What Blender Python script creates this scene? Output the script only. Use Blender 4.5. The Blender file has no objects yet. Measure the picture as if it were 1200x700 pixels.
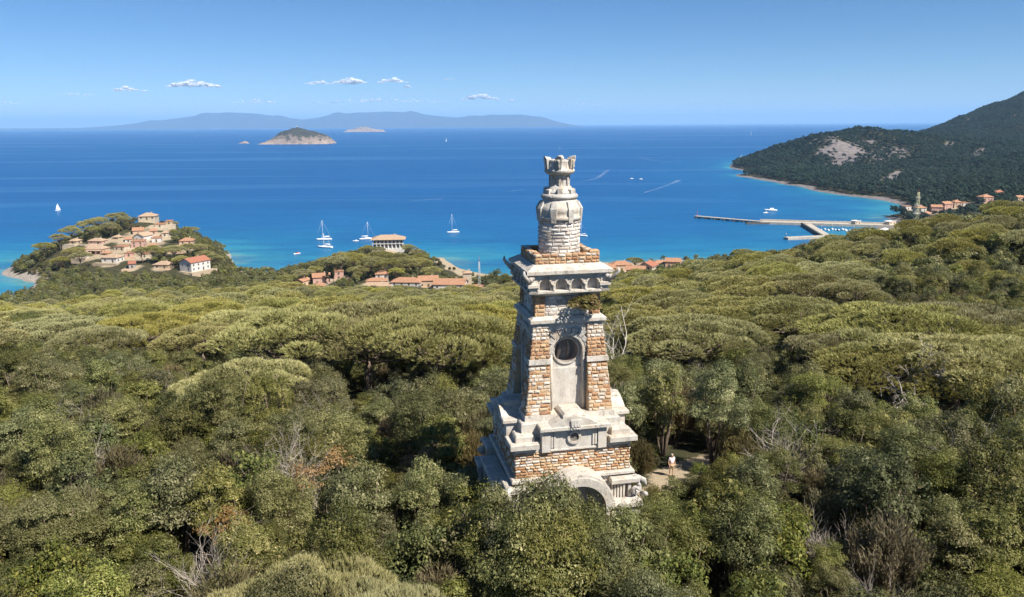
import bpy, bmesh, math, random
import numpy as np
from mathutils import Vector, Matrix
R = math.radians
scn = bpy.context.scene
col = scn.collection
rng = np.random.default_rng(7)
random.seed(7)

# ------------------------------------------------------------------ camera, sky, sun, exposure
F, PITCH, ROLL, CZ = 933., R(12.36), R(0.35), 112.
fw = np.array([0, math.cos(PITCH), -math.sin(PITCH)])
up0 = np.array([0, math.sin(PITCH), math.cos(PITCH)])
rt0 = np.array([1., 0, 0])
rt = rt0*math.cos(ROLL) - up0*math.sin(ROLL)
up = up0*math.cos(ROLL) + rt0*math.sin(ROLL)
cd = bpy.data.cameras.new('camera'); cam = bpy.data.objects.new('camera', cd); col.objects.link(cam)
cd.sensor_width = 36.; cd.lens = F/1200*36; cd.clip_start = .5; cd.clip_end = 250000
cam.matrix_world = Matrix(((rt[0], up[0], -fw[0], 0), (rt[1], up[1], -fw[1], 0), (rt[2], up[2], -fw[2], CZ), (0, 0, 0, 1)))
scn.camera = cam

SUN_AZ, SUN_EL = 128., 50.        # compass bearing of the sun (0 = +Y, clockwise) and its height
w = bpy.data.worlds.new('World'); scn.world = w; w.use_nodes = True
wn = w.node_tree.nodes; wl = w.node_tree.links
bg = wn['Background']; bg.inputs[1].default_value = .058
sky = wn.new('ShaderNodeTexSky'); sky.sky_type = 'NISHITA'; sky.sun_disc = False
sky.sun_elevation = R(SUN_EL); sky.sun_rotation = R(SUN_AZ)
sky.altitude = 100; sky.air_density = .65; sky.dust_density = .05; sky.ozone_density = 5.5
hs_ = wn.new('ShaderNodeHueSaturation'); hs_.inputs['Saturation'].default_value = 1.15; wl.new(sky.outputs[0], hs_.inputs['Color']); wl.new(hs_.outputs[0], bg.inputs[0])
sd = bpy.data.lights.new('sun', 'SUN'); sd.energy = 4.6; sd.angle = R(.53); sd.color = (1, .95, .87)
sun = bpy.data.objects.new('sun', sd); col.objects.link(sun)
sv = Vector((math.sin(R(SUN_AZ))*math.cos(R(SUN_EL)), math.cos(R(SUN_AZ))*math.cos(R(SUN_EL)), math.sin(R(SUN_EL))))
sun.rotation_euler = sv.to_track_quat('Z', 'Y').to_euler(); sun.location = (0, 0, 300)
scn.view_settings.view_transform = 'Standard'; scn.view_settings.look = 'None'
scn.view_settings.exposure = .95; scn.view_settings.gamma = 1.; scn.view_settings.use_curve_mapping = False
scn.cycles.max_bounces = 6; scn.cycles.diffuse_bounces = 3; scn.cycles.glossy_bounces = 2
scn.cycles.transmission_bounces = 3; scn.cycles.transparent_max_bounces = 32; scn.cycles.volume_bounces = 1
scn.cycles.use_denoising = True; scn.cycles.denoiser = 'OPENIMAGEDENOISE'; scn.cycles.denoising_input_passes = 'RGB_ALBEDO_NORMAL'; scn.cycles.denoising_prefilter = 'NONE'
scn.cycles.use_adaptive_sampling = True; scn.cycles.adaptive_threshold = .02

def ray(px, py):
    return fw + rt*(px-600)/F - up*(py-350)/F
def atY(px, py, Y):                       # the point of a sight line at distance Y
    d = ray(px, py); t = Y/d[1]
    return np.array([d[0]*t, Y, CZ + d[2]*t])
def atZ(px, py, z=0.):                    # where a sight line meets the level z
    d = ray(px, py); t = (z-CZ)/d[2]
    return np.array([d[0]*t, d[1]*t, z])
def proj(P):
    q = np.asarray(P, float) - np.array([0, 0, CZ]); z = q @ fw
    z = np.where(z < .1, .1, z)
    return 600 + F*(q @ rt)/z, 350 - F*(q @ up)/z, q @ fw

# ------------------------------------------------------------------ helpers
def tag(o, label=None, cat=None, group=None, kind=None):
    if label: o['label'] = label
    if cat: o['category'] = cat
    if group: o['group'] = group
    if kind: o['kind'] = kind
    return o
def empty(name, loc, rz=0, label=None, cat=None, group=None):
    o = bpy.data.objects.new(name, None); col.objects.link(o)
    o.location = loc; o.rotation_euler = (0, 0, rz); o.empty_display_size = .2
    return tag(o, label, cat, group)
KIDS = {}
def setparent(o, p):
    o.parent = p; KIDS.setdefault(p.name, []).append(o)
def copy_tree(o, parent=None):
    c = o.copy(); col.objects.link(c)
    if parent is not None: setparent(c, parent)
    for ch in KIDS.get(o.name, []): copy_tree(ch, c)
    return c
def rawmesh(name, V, Fc, tone=None, smooth=False, extra=None):
    """V (n,3); Fc (m,k) array of equal-sized faces."""
    V = np.asarray(V, np.float32); Fc = np.asarray(Fc, np.int32); m, k = Fc.shape
    me = bpy.data.meshes.new(name)
    me.vertices.add(len(V)); me.vertices.foreach_set('co', V.ravel())
    me.loops.add(m*k); me.loops.foreach_set('vertex_index', Fc.ravel())
    me.polygons.add(m); me.polygons.foreach_set('loop_start', np.arange(0, m*k, k, dtype=np.int32))
    if smooth: me.polygons.foreach_set('use_smooth', np.ones(m, bool))
    if tone is not None:
        a = me.attributes.new('tone', 'FLOAT', 'FACE'); a.data.foreach_set('value', np.asarray(tone, np.float32))
    for n, v in (extra or {}).items():
        a = me.attributes.new(n, 'FLOAT', 'POINT'); a.data.foreach_set('value', np.asarray(v, np.float32))
    me.update(calc_edges=True); return me
def link(name, me, mat=None, parent=None, loc=None):
    o = bpy.data.objects.new(name, me); col.objects.link(o)
    if mat is not None and not me.materials: me.materials.append(mat)
    if parent is not None: setparent(o, parent)
    if loc is not None: o.location = loc
    return o
class MB:
    def __init__(s, M=None): s.v = []; s.f = []; s.t = []; s.M = M; s.sm = []
    def pts(s, P):
        i = len(s.v)
        for p in P:
            p = Vector(p); s.v.append(tuple(s.M @ p) if s.M else tuple(p))
        return i
    def face(s, idx, tone=.5, sm=False): s.f.append(tuple(idx)); s.t.append(tone); s.sm.append(sm)
    def hexa(s, P, tone=.5):       # 0-3 bottom ccw, 4-7 top ccw
        i = s.pts(P)
        for q in ((3, 2, 1, 0), (4, 5, 6, 7), (0, 1, 5, 4), (1, 2, 6, 5), (2, 3, 7, 6), (3, 0, 4, 7)):
            s.face([i+a for a in q], tone)
    def box(s, x0, x1, y0, y1, z0, z1, tone=.5, ins=0, b=0):
        """box; ins = inset of the top; b = chamfer of the upper edge"""
        if b:
            s.hexa([(x0, y0, z0), (x1, y0, z0), (x1, y1, z0), (x0, y1, z0), (x0, y0, z1-b), (x1, y0, z1-b), (x1, y1, z1-b), (x0, y1, z1-b)], tone)
            s.hexa([(x0, y0, z1-b), (x1, y0, z1-b), (x1, y1, z1-b), (x0, y1, z1-b), (x0+b, y0+b, z1), (x1-b, y0+b, z1), (x1-b, y1-b, z1), (x0+b, y1-b, z1)], tone)
            return
        s.hexa([(x0, y0, z0), (x1, y0, z0), (x1, y1, z0), (x0, y1, z0), (x0+ins, y0+ins, z1), (x1-ins, y0+ins, z1), (x1-ins, y1-ins, z1), (x0+ins, y1-ins, z1)], tone)
    def frust(s, h0, z0, h1, z1, tone=.5, c=(0, 0)):
        x, y = c
        s.hexa([(x-h0, y-h0, z0), (x+h0, y-h0, z0), (x+h0, y+h0, z0), (x-h0, y+h0, z0), (x-h1, y-h1, z1), (x+h1, y-h1, z1), (x+h1, y+h1, z1), (x-h1, y+h1, z1)], tone)
    def prism(s, poly, y0, y1, tone=.5):   # polygon in xz (ccw seen from -y), extruded y0..y1
        n = len(poly); i = s.pts([(x, y0, z) for x, z in poly] + [(x, y1, z) for x, z in poly])
        s.face([i+k for k in range(n)], tone); s.face([i+n+k for k in reversed(range(n))], tone)
        for k in range(n): s.face([i+(k+1) % n, i+k, i+n+k, i+n+(k+1) % n], tone)
    def lathe(s, prof, n=24, c=(0, 0, 0), tone=.5, sm=True, cap=True):
        i = s.pts([(c[0]+r*math.cos(2*math.pi*k/n), c[1]+r*math.sin(2*math.pi*k/n), c[2]+z) for r, z in prof for k in range(n)])
        for j in range(len(prof)-1):
            for k in range(n):
                s.face([i+j*n+k, i+j*n+(k+1) % n, i+(j+1)*n+(k+1) % n, i+(j+1)*n+k], tone, sm)
        if cap:
            s.face([i+k for k in reversed(range(n))], tone); s.face([i+(len(prof)-1)*n+k for k in range(n)], tone)
    def tube(s, path, rad, n=6, tone=.5, cap=True):
        P = [Vector(p) for p in path]; k0 = None
        if not hasattr(rad, '__len__'): rad = [rad]*len(P)
        rings = []
        for a, p in enumerate(P):
            d = (P[min(a+1, len(P)-1)]-P[max(a-1, 0)]).normalized()
            x = d.orthogonal().normalized() if k0 is None else (k0-d*k0.dot(d)).normalized()
            k0 = x; y = d.cross(x)
            rings.append(s.pts([p+(x*math.cos(2*math.pi*q/n)+y*math.sin(2*math.pi*q/n))*rad[a] for q in range(n)]))
        for a in range(len(P)-1):
            for q in range(n): s.face([rings[a]+q, rings[a]+(q+1) % n, rings[a+1]+(q+1) % n, rings[a+1]+q], tone, True)
        if cap:
            s.face([rings[0]+q for q in reversed(range(n))], tone); s.face([rings[-1]+q for q in range(n)], tone)
    def archpanel(s, x0, x1, z0, z1, y0, y1, cx, cz, r, zb, tone=.5, n=14):
        """panel x0..x1, z0..z1 between y0 (front) and y1, pierced by an arched opening (springing cz, foot zb)"""
        A = [(cx-r, zb), (cx-r, cz)] + [(cx-r*math.cos(math.pi*k/n), cz+r*math.sin(math.pi*k/n)) for k in range(1, n)] + [(cx+r, cz), (cx+r, zb)]
        def outer(k):
            x, z = A[k]
            if k == 0: return (x0, zb)
            if k == len(A)-1: return (x1, zb)
            a = (k-1)/(len(A)-3)
            p = a*(2*(z1-cz)+(x1-x0))
            if p <= z1-cz: return (x0, cz+p)
            p -= z1-cz
            if p <= x1-x0: return (x0+p, z1)
            return (x1, z1-(p-(x1-x0)))
        O = [outer(k) for k in range(len(A))]
        for y, fl in ((y0, 0), (y1, 1)):
            i = s.pts([(x, y, z) for x, z in A] + [(x, y, z) for x, z in O]); m = len(A)
            for k in range(m-1):
                q = [i+k, i+k+1, i+m+k+1, i+m+k]
                s.face(q if fl else q[::-1], tone)
        i = s.pts([(x, y0, z) for x, z in A] + [(x, y1, z) for x, z in A]); m = len(A)
        for k in range(m-1): s.face([i+k, i+k+1, i+m+k+1, i+m+k], tone, True)
        if zb > z0: s.box(x0, x1, y0, y1, z0, zb, tone)
    def blocks(s, a, b, c, d, nrm, course=.3, length=.55, bulge=.06, tone=lambda u, v: random.random(), joint=.011, jag=0):
        """rusticated masonry over the quad a (lower left) b (lower right) c (upper right) d (upper left), facing nrm"""
        a, b, c, d, nrm = map(Vector, (a, b, c, d, nrm)); H = ((d-a).length+(c-b).length)/2; W = max((b-a).length, (c-d).length)
        rows = max(1, round(H/course))
        def P(u, v): return (a*(1-u)+b*u)*(1-v) + (d*(1-u)+c*u)*v
        for r in range(rows):
            v0, v1 = r/rows, (r+1)/rows; cuts = [0.]; x = random.uniform(.35, 1.)*length
            while x < W-.3*length: cuts.append(x/W); x += length*random.uniform(.7, 1.35)
            cuts.append(1.)
            for k in range(len(cuts)-1):
                if jag and r == rows-1 and random.random() < jag: continue
                u0, u1 = cuts[k], cuts[k+1]; t = tone((u0+u1)/2, (v0+v1)/2)
                ju, jv = joint/W, joint/H
                o = [P(u0+ju, v0+jv), P(u1-ju, v0+jv), P(u1-ju, v1-jv), P(u0+ju, v1-jv)]
                hb = bulge*random.uniform(.35, 1.35); du = min(.028*random.uniform(.6, 1.5), (u1-u0)*W*.25)/W; dv = .028*random.uniform(.6, 1.5)/H
                f_ = [P(u0+ju+du, v0+jv+dv), P(u1-ju-du, v0+jv+dv), P(u1-ju-du, v1-jv-dv), P(u0+ju+du, v1-jv-dv)]
                ce = (f_[0]+f_[1]+f_[2]+f_[3])/4
                i = s.pts([p-nrm*.03 for p in o] + [p+nrm*hb*random.uniform(.55, 1.) for p in f_] + [ce+nrm*hb*random.uniform(.9, 1.5)])
                for q in range(4):
                    s.face([i+q, i+(q+1) % 4, i+4+(q+1) % 4, i+4+q], t); s.face([i+4+q, i+4+(q+1) % 4, i+8], t)
    def build(s, name, mat, parent=None, smooth=None):
        me = bpy.data.meshes.new(name); me.from_pydata(s.v, [], s.f)
        a = me.attributes.new('tone', 'FLOAT', 'FACE'); a.data.foreach_set('value', np.array(s.t, np.float32))
        me.polygons.foreach_set('use_smooth', np.array(s.sm if smooth is None else [smooth]*len(s.f), bool))
        me.update(); return link(name, me, mat, parent)

# ------------------------------------------------------------------ materials
class NT:
    def __init__(s, name):
        s.m = bpy.data.materials.new(name); s.m.use_nodes = True; s.n = s.m.node_tree.nodes; s.l = s.m.node_tree.links
        s.b = s.n['Principled BSDF']
    def __call__(s, typ, ins=None, **kw):
        n = s.n.new('ShaderNode'+typ)
        for k, v in kw.items(): setattr(n, k, v)
        for k, v in (ins or {}).items(): s.set(n, k, v)
        return n
    def set(s, n, k, v):
        if isinstance(v, bpy.types.NodeSocket): s.l.new(v, n.inputs[k])
        else: n.inputs[k].default_value = v
    def attr(s, name): return s('Attribute', attribute_name=name).outputs['Fac']
    def obj(s): return s('TexCoord').outputs['Object']
    def geo(s): return s('NewGeometry').outputs['Position']
    def noise(s, vec, scale, detail=4, rough=.55, dist=0): return s('TexNoise', {'Vector': vec, 'Scale': scale, 'Detail': detail, 'Roughness': rough, 'Distortion': dist}).outputs['Fac']
    def ramp(s, fac, stops, interp='LINEAR'):
        n = s('ValToRGB'); e = n.color_ramp.elements; n.color_ramp.interpolation = interp
        while len(e) < len(stops): e.new(.5)
        for k, (p, c) in enumerate(stops): e[k].position = p; e[k].color = (*c, 1) if hasattr(c, '__len__') else (c, c, c, 1)
        s.l.new(fac, n.inputs[0]); return n.outputs[0]
    def mix(s, fac, a, b, blend='MIX'):
        n = s('Mix', data_type='RGBA', blend_type=blend, clamp_factor=True)
        for i, v in ((0, fac), (6, a), (7, b)):
            if isinstance(v, bpy.types.NodeSocket): s.l.new(v, n.inputs[i])
            else: n.inputs[i].default_value = v if i == 0 else (*v, 1)
        return n.outputs[2]
    def math(s, op, a, b=0., c=0.):
        n = s('Math', operation=op)
        for i, v in enumerate((a, b, c)): s.set(n, i, v)
        return n.outputs[0]
    def bump(s, h, strength=.5, dist=.02): s.l.new(s('Bump', {'Height': h, 'Strength': strength, 'Distance': dist}).outputs[0], s.b.inputs['Normal'])
    def done(s, colr=None, rough=.8, spec=.3):
        if colr is not None: s.set(s.b, 'Base Color', colr if isinstance(colr, bpy.types.NodeSocket) else (*colr, 1))
        s.set(s.b, 'Roughness', rough); s.set(s.b, 'Specular IOR Level', spec); return s.m

def stone(name, c0, c1, stain=(.16, .14, .12), amt=.55, ochre=(.50, .33, .17), och=.3, bs=.6):
    t = NT(name); P = t.obj()
    c = t.mix(t.ramp(t.noise(P, 1.7, 5, .6), [(.3, 0.), (.7, 1.)]), c0, c1)
    c = t.mix(t.math('MULTIPLY', t.ramp(t.noise(P, 1.1, 6, .65, .5), [(.5, 0.), (.68, 1.)]), och), c, ochre)
    mp = t('Mapping', {'Vector': P, 'Scale': (2.2, 2.2, .55)}).outputs[0]
    c = t.mix(t.math('MULTIPLY', t.ramp(t.noise(mp, 1.6, 8, .72), [(.52, 0.), (.72, 1.)]), amt), c, stain)
    c = t.mix(t.math('MULTIPLY', t.ramp(t.noise(P, 14, 3, .6), [(.55, 0.), (.75, 1.)]), .35), c, stain)
    t.bump(t.math('ADD', t.noise(P, 9, 6, .7), t.math('MULTIPLY', t.noise(P, 2.5, 3), .8)), bs, .05)
    return t.done(c, .85, .25)
def masonry(name, stops, stain=(.13, .11, .09), amt=.4):
    t = NT(name); P = t.obj()
    c = t.ramp(t.attr('tone'), stops)
    c = t.mix(t.math('MULTIPLY', t.ramp(t.noise(P, 2.2, 6, .7), [(.5, 0.), (.72, 1.)]), amt), c, stain)
    c = t.mix(t.math('MULTIPLY', t.ramp(t.noise(P, 7, 5, .7), [(.5, 0.), (.7, 1.)]), .4), c, (.48, .42, .33))
    t.bump(t.noise(P, 11, 6, .75), .8, .06)
    return t.done(c, .9, .2)
M = {}
M['marble'] = stone('pale_marble', (.60, .55, .475), (.42, .375, .315), amt=.8, stain=(.12, .105, .09))
M['pale_stone'] = M['marble']  # second key for the same marble, same colour
M['smooth'] = stone('smooth_plaster_stone', (.61, .565, .50), (.48, .435, .37), amt=.55, och=.3, bs=.3)
M['carved'] = stone('carved_stone', (.60, .56, .50), (.38, .35, .31), amt=.85, stain=(.09, .08, .075), och=.35, bs=1.)
M['brick'] = masonry('ochre_block_masonry', [(0, (0.297, 0.147, 0.074)), (.2, (0.415, 0.219, 0.108)), (.42, (0.495, 0.308, 0.162)), (.6, (0.534, 0.396, 0.255)), (.75, (0.574, 0.498, 0.412)), (1, (0.653, 0.587, 0.510))], stain=(.15, .12, .10), amt=.55)
M['white_block'] = masonry('white_block_masonry', [(0, (0.390, 0.325, 0.273)), (.3, (0.572, 0.507, 0.442)), (.8, (0.676, 0.624, 0.546)), (1, (0.754, 0.715, 0.650))], amt=.7)
M['opening_dark'] = stone('dark_opening_fill', (.26, .22, .19), (.08, .075, .07), amt=.5, och=.2)  # dark fill for openings; darkness inside them is put into the colour

def simple(name, c, rough=.7, spec=.3, var=.15, scale=3., bump=0):
    t = NT(name); P = t.obj(); n = t.noise(P, scale, 5, .6)
    cc = t.mix(t.ramp(n, [(.3, 0.), (.7, 1.)]), tuple(x*(1-var) for x in c), tuple(min(1, x*(1+var)) for x in c))
    if bump: t.bump(n, .5, bump)
    return t.done(cc, rough, spec)
def wallpaint(name, c): return simple(name, tuple(x*.72 for x in c), .9, .15, .14, .6)
for nm, c in {'cream': (.66, .56, .42), 'white': (.78, .75, .70), 'pink': (.66, .42, .34), 'peach': (.68, .48, .33), 'tan': (.55, .43, .30), 'grey': (.45, .42, .40)}.items():
    M['w_'+nm] = wallpaint(nm+'_render', c)
def rooftile(name, c):
    t = NT(name); P = t.obj()
    wv = t('TexWave', {'Vector': P, 'Scale': 3.2, 'Distortion': .6}, wave_type='BANDS', bands_direction='X').outputs['Fac']
    n = t.noise(P, 1.3, 6, .7)
    cc = t.mix(t.ramp(n, [(.25, 0.), (.75, 1.)]), tuple(x*.72 for x in c), tuple(x*1.15 for x in c))
    t.bump(wv, .6, .08); return t.done(cc, .9, .15)
M['roof'] = rooftile('terracotta_tiles', (.42, .225, .135)); M['roof_pale'] = rooftile('pale_terracotta_tiles', (.44, .31, .21)); M['roof_red'] = rooftile('red_tiles', (.36, .15, .095))
M['glass'] = simple('dark_window', (.05, .055, .065), .25, .5, .3)
M['shutter'] = simple('green_brown_shutter', (.10, .09, .06), .7)
M['boat_white'] = simple('boat_gelcoat', (.82, .82, .80), .3, .5, .04); M['sail'] = simple('sail_cloth', (.82, .80, .76), .8, .2, .05)
M['boat_blue'] = simple('boat_dark_hull', (.06, .09, .16), .35, .5); M['boat_red'] = simple('boat_red_cover', (.45, .06, .04), .6)
M['metal'] = simple('weathered_metal', (.50, .50, .48), .5, .5, .2); M['alloy'] = simple('mast_alloy', (.62, .63, .64), .4, .5, .1)
M['concrete'] = simple('pier_concrete', (.42, .375, .31), .9, .2, .2, .3); M['dark_pile'] = simple('pier_piles', (.12, .11, .10), .9, .2, .2)
M['yellow'] = simple('mast_paint', (.56, .54, .30), .6, .4, .3, .8); M['redpaint'] = simple('red_paint', (.5, .06, .04), .5)
M['canvas'] = simple('white_canvas', (.80, .79, .76), .85, .2, .06)

def leafmat(name, stops, hue=(.04, .35), trans=.40, rough=.55):
    """stops: colour by leaf tone; per-plant shift of value and hue"""
    t = NT(name); oi = t('ObjectInfo')
    c = t.ramp(t.attr('tone'), stops)
    h = t('HueSaturation', {'Color': c}); rd = oi.outputs['Random']
    t.set(h, 'Hue', t('MapRange', {'Value': rd, 'To Min': .5-hue[0], 'To Max': .5+hue[0]*.6}).outputs[0])
    r2 = t.math('FRACT', t.math('MULTIPLY', rd, 7.31)); r3 = t.math('FRACT', t.math('MULTIPLY', rd, 13.7))
    t.set(h, 'Value', t('MapRange', {'Value': r2, 'To Min': 1-hue[1], 'To Max': 1+hue[1]}).outputs[0])
    t.set(h, 'Saturation', t('MapRange', {'Value': r3, 'To Min': .76, 'To Max': 1.08}).outputs[0])
    cc = h.outputs[0]
    t.set(t.b, 'Base Color', cc); t.set(t.b, 'Roughness', rough); t.set(t.b, 'Specular IOR Level', .2)
    tr = t('BsdfTranslucent', {'Color': cc}); mx = t('MixShader', {0: trans, 1: t.b.outputs[0], 2: tr.outputs[0]})
    t.l.new(mx.outputs[0], t.n['Material Output'].inputs[0]); return t.m
M['oak'] = leafmat('oak_leaves', [(0, (0.075, 0.085, 0.022)), (.35, (0.158, 0.165, 0.043)), (.7, (0.254, 0.248, 0.080)), (1, (0.442, 0.390, 0.168))], (.022, .34))
M['mastic'] = leafmat('mastic_leaves', [(0, (0.064, 0.076, 0.018)), (.5, (0.145, 0.153, 0.037)), (1, (0.306, 0.266, 0.081))], (.04, .35))
M['heath'] = leafmat('heath_sprays', [(0, (0.108, 0.094, 0.036)), (.5, (0.186, 0.164, 0.066)), (1, (0.312, 0.252, 0.120))], (.03, .3))
M['pine'] = leafmat('pine_needles', [(0, (0.201, 0.194, 0.048)), (.5, (0.371, 0.347, 0.105)), (1, (0.509, 0.462, 0.165))], (.012, .18), .2)
M['mountain'] = leafmat('mountain_oak_leaves', [(0, (0.017, 0.036, 0.022)), (.5, (0.037, 0.067, 0.041)), (1, (0.083, 0.113, 0.071))], (.03, .42))
M['dead'] = leafmat('dead_leaves', [(0, (.20, .115, .04)), (.5, (.36, .225, .085)), (1, (.48, .33, .16))], (.008, .2))
M['palm'] = leafmat('palm_fronds', [(0, (.03, .05, .015)), (1, (.11, .14, .05))])
M['darkpine'] = leafmat('dark_conifer', [(0, (.020, .030, .012)), (.5, (.042, .055, .022)), (1, (.085, .095, .038))], (.02, .25))
M['bark'] = simple('grey_bark', (.16, .12, .09), .95, .1, .35, 5., .02)
M['twig'] = simple('bleached_twigs', (.36, .31, .26), .9, .15, .3, 4.); M['bleached'] = simple('bleached_wood', (.62, .56, .48), .85, .2, .2, 3.)
def terrain_mat(name, far=False):
    t = NT(name); P = t.geo(); n1 = t.noise(P, .06 if far else .35, 6, .65); n2 = t.noise(P, .4 if far else 2.5, 5, .7)
    c = t.mix(t.ramp(n1, [(.35, 0.), (.65, 1.)]), (.030, .036, .016), (.075, .062, .034))
    rk = t.mix(t.ramp(t.noise(P, .12 if far else .5, 7, .75), [(.3, 0.), (.7, 1.)]), (.10, .085, .08) if far else (.16, .14, .12), (.27, .235, .22) if far else (.42, .36, .30))
    c = t.mix(t.ramp(t.math('ADD', t.attr('rock'), t.math('MULTIPLY', t.math('SUBTRACT', n2, .5), 1.1 if far else .7)), [(.42, 0.), (.58, 1.)]), c, rk)
    so = t.mix(n2, (.28, .22, .14), (.42, .34, .24))
    c = t.mix(t.ramp(t.math('ADD', t.attr('soil'), t.math('MULTIPLY', t.math('SUBTRACT', n2, .5), .5)), [(.4, 0.), (.6, 1.)]), c, so)
    t.bump(t.math('ADD', n2, n1), .8, 1.2 if far else .15); return t.done(c, .95, .1)

# ------------------------------------------------------------------ terrain from height points
PHI = R(12.); TW = np.array([2.55, 42.5, 87.])
ctlN, ctlF = [], []
def cY(px, py, Y, h=0., L=ctlN):
    p = atY(px, py, Y); L.append((p[0], p[1], p[2]-h))
def wat(px, py, z=-5, L=ctlN):
    p = atZ(px, py, 0); L.append((p[0], p[1], z))
for x, y, z in [(-60, 0, 84), (0, 0, 85), (60, 0, 84), (-45, 25, 86), (0, 25, 86.3), (45, 25, 86), (-55, 50, 86.5), (0, 42, 87), (15, 54, 87), (50, 50, 87), (0, 58, 86.6), (-45, 65, 85), (90, 40, 89), (-90, 30, 84), (-8, 78, 81.5), (-30, 80, 82), (-15, 95, 79)]:
    ctlN.append((x, y, z))
for a in [(345, 380, 90, 10), (445, 368, 92, 11), (545, 375, 88, 10), (120, 375, 115, 9), (240, 362, 125, 9), (20, 364, 170, 8), (150, 353, 260, 9), (300, 345, 250, 7), (450, 350, 230, 8), (580, 352, 200, 8),
          (0, 354, 330, 15), (80, 344, 430, 13), (160, 334, 450, 9), (300, 333, 420, 10), (380, 345, 400, 6), (560, 350, 330, 8),
          (760, 352, 110, 9), (900, 345, 115, 10), (960, 318, 170, 9), (880, 318, 180, 9), (1080, 385, 80, 10), (1180, 372, 90, 10), (790, 338, 230, 7), (830, 305, 330, 7.5), (900, 294, 300, 7.5), (1000, 274, 300, 7.5), (1100, 257, 290, 7.5),
          (1190, 239, 270, 7.5), (1150, 304, 190, 6), (1050, 300, 220, 6.5), (1250, 232, 250, 7), (1330, 228, 220, 7), (790, 320, 420, 6), (-80, 356, 360, 9), (-60, 380, 150, 5)]: cY(*a)
HOUSES = []
# base pixel, width px, depth m, wall height m, roof, wall colour, roof colour, turn deg, distance, label
def H(px, py, wpx, dm, hm, roof, wc, rc, turn, Y, label, grp): HOUSES.append((px, py, wpx, dm, hm, roof, wc, rc, turn, Y, label, grp))
def YL(y): return 560+(318-y)*2.17
g = 'houses on the left headland'
H(171, 258, 24, 11, 3.6, 'hip', 'cream', 'roof_pale', 8, YL(258), 'large cream villa crowning the top of the wooded left headland', g)
H(160, 276, 15, 9, 4.5, 'gable', 'peach', 'roof', 20, YL(274), 'peach house with orange roof just below the hilltop villa', g)
H(166, 283, 17, 9, 5, 'gable', 'white', 'roof_pale', 75, YL(282), 'white gabled house in the middle of the headland village', g)
H(160, 291, 18, 9, 6, 'flat', 'pink', 'roof', 10, YL(291), 'pink flat roofed house below the white gabled one on the headland', g)
H(112, 286.5, 22, 8, 3, 'hip', 'pink', 'roof_pale', -8, YL(287), 'low pinkish house above the long porch house on the headland slope', g)
H(110, 298, 30, 10, 4.5, 'porch', 'peach', 'roof_pale', -6, YL(298), 'long peach house with a pillared porch on the headland slope', g)
H(129, 308, 25, 9, 4.2, 'hip', 'white', 'roof_pale', -10, YL(309), 'white long low house at the front of the headland village', g)
H(217, 287, 19, 9, 3.5, 'hip', 'peach', 'roof', 10, YL(287), 'peach roofed house alone among pines near the headland edge', g)
H(225, 318, 25, 13, 7.5, 'gable', 'white', 'roof_red', 62, YL(318), 'big off-white house with red gable roof nearest on the headland', g)
H(189, 315, 23, 9, 3.2, 'hip', 'tan', 'roof_pale', -5, YL(315), 'low tan house beside the big off-white gable house', g)
H(153, 315, 9, 7, 4, 'gable', 'grey', 'roof_red', 20, YL(316), 'small grey house tucked under pines left of the low tan house', g)
H(141, 294, 17, 8, 3.4, 'flat', 'cream', 'roof', -12, YL(294), 'cream terrace house right of the pillared porch house', g)
H(182, 284, 13, 7, 3.6, 'flat', 'white', 'roof', 14, YL(284), 'small white flat roofed house right of the white gabled house', g)
H(86, 286, 12, 7, 2.6, 'hip', 'tan', 'roof_pale', -10, YL(286), 'tiny ochre house at the left end of the headland village', g)
H(186, 267, 14, 7, 3.0, 'flat', 'cream', 'roof', 14, YL(267), 'low cream terrace building right below the hilltop villa', g)
H(104, 293, 9, 6, 3, 'hip', 'cream', 'roof_pale', -8, YL(293), 'small cream cottage directly left of the pillared porch house', g)
H(123, 301, 10, 6, 3, 'hip', 'peach', 'roof', -8, YL(301), 'small peach cottage between the pillared porch house and the white long low house', g)
H(150, 301, 11, 7, 3, 'flat', 'pink', 'roof', 10, YL(301), 'small pink cube house below the pink flat roofed house', g)
H(149, 285, 9, 6, 3.4, 'gable', 'white', 'roof', 20, YL(285), 'little white gable cottage left of the pink flat roofed house', g)
H(177, 292, 10, 6, 3, 'hip', 'peach', 'roof', 12, YL(292), 'small peach cottage right of the pink flat roofed house', g)
H(192, 277, 9, 6, 3, 'hip', 'cream', 'roof_pale', 14, YL(277), 'small cream cottage on the slope right of the village centre', g)
H(178, 275, 9, 6, 3.4, 'gable', 'pink', 'roof', 30, YL(275), 'small pink gable cottage under the cream terrace building', g)
H(197, 263, 9, 6, 2.8, 'flat', 'tan', 'roof', 14, YL(263), 'flat tan outbuilding at the ridge right of the hilltop villa', g)
H(169, 302, 10, 6, 3, 'flat', 'cream', 'roof', 6, YL(302), 'low cream annex half hidden by pines above the low tan house', g)
H(136, 282, 9, 6, 3, 'hip', 'tan', 'roof_pale', -8, YL(282), 'small tan cottage high on the slope left of the village centre', g)
H(98, 302, 9, 6, 3, 'hip', 'white', 'roof_pale', -10, YL(302), 'small white cottage below the pillared porch house near the pines', g)
H(207, 294, 9, 6, 3, 'hip', 'peach', 'roof', 10, YL(294), 'small peach cottage below the house standing alone near the headland edge', g)
g = 'town houses by the beach left of the monument'
def YM(y): return 500+(343-y)*2.2
H(375, 334, 18, 9, 5, 'gable', 'pink', 'roof', 15, YM(334), 'pink house with orange roof behind two cypresses', g)
H(373, 343, 11, 8, 4, 'hip', 'peach', 'roof', 10, YM(343), 'small peach house below the pink cypress house', g)
H(396, 328, 10, 8, 5.5, 'flat', 'pink', 'roof', 10, YM(328), 'pinkish flat roofed house right of the cypresses', g)
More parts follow.
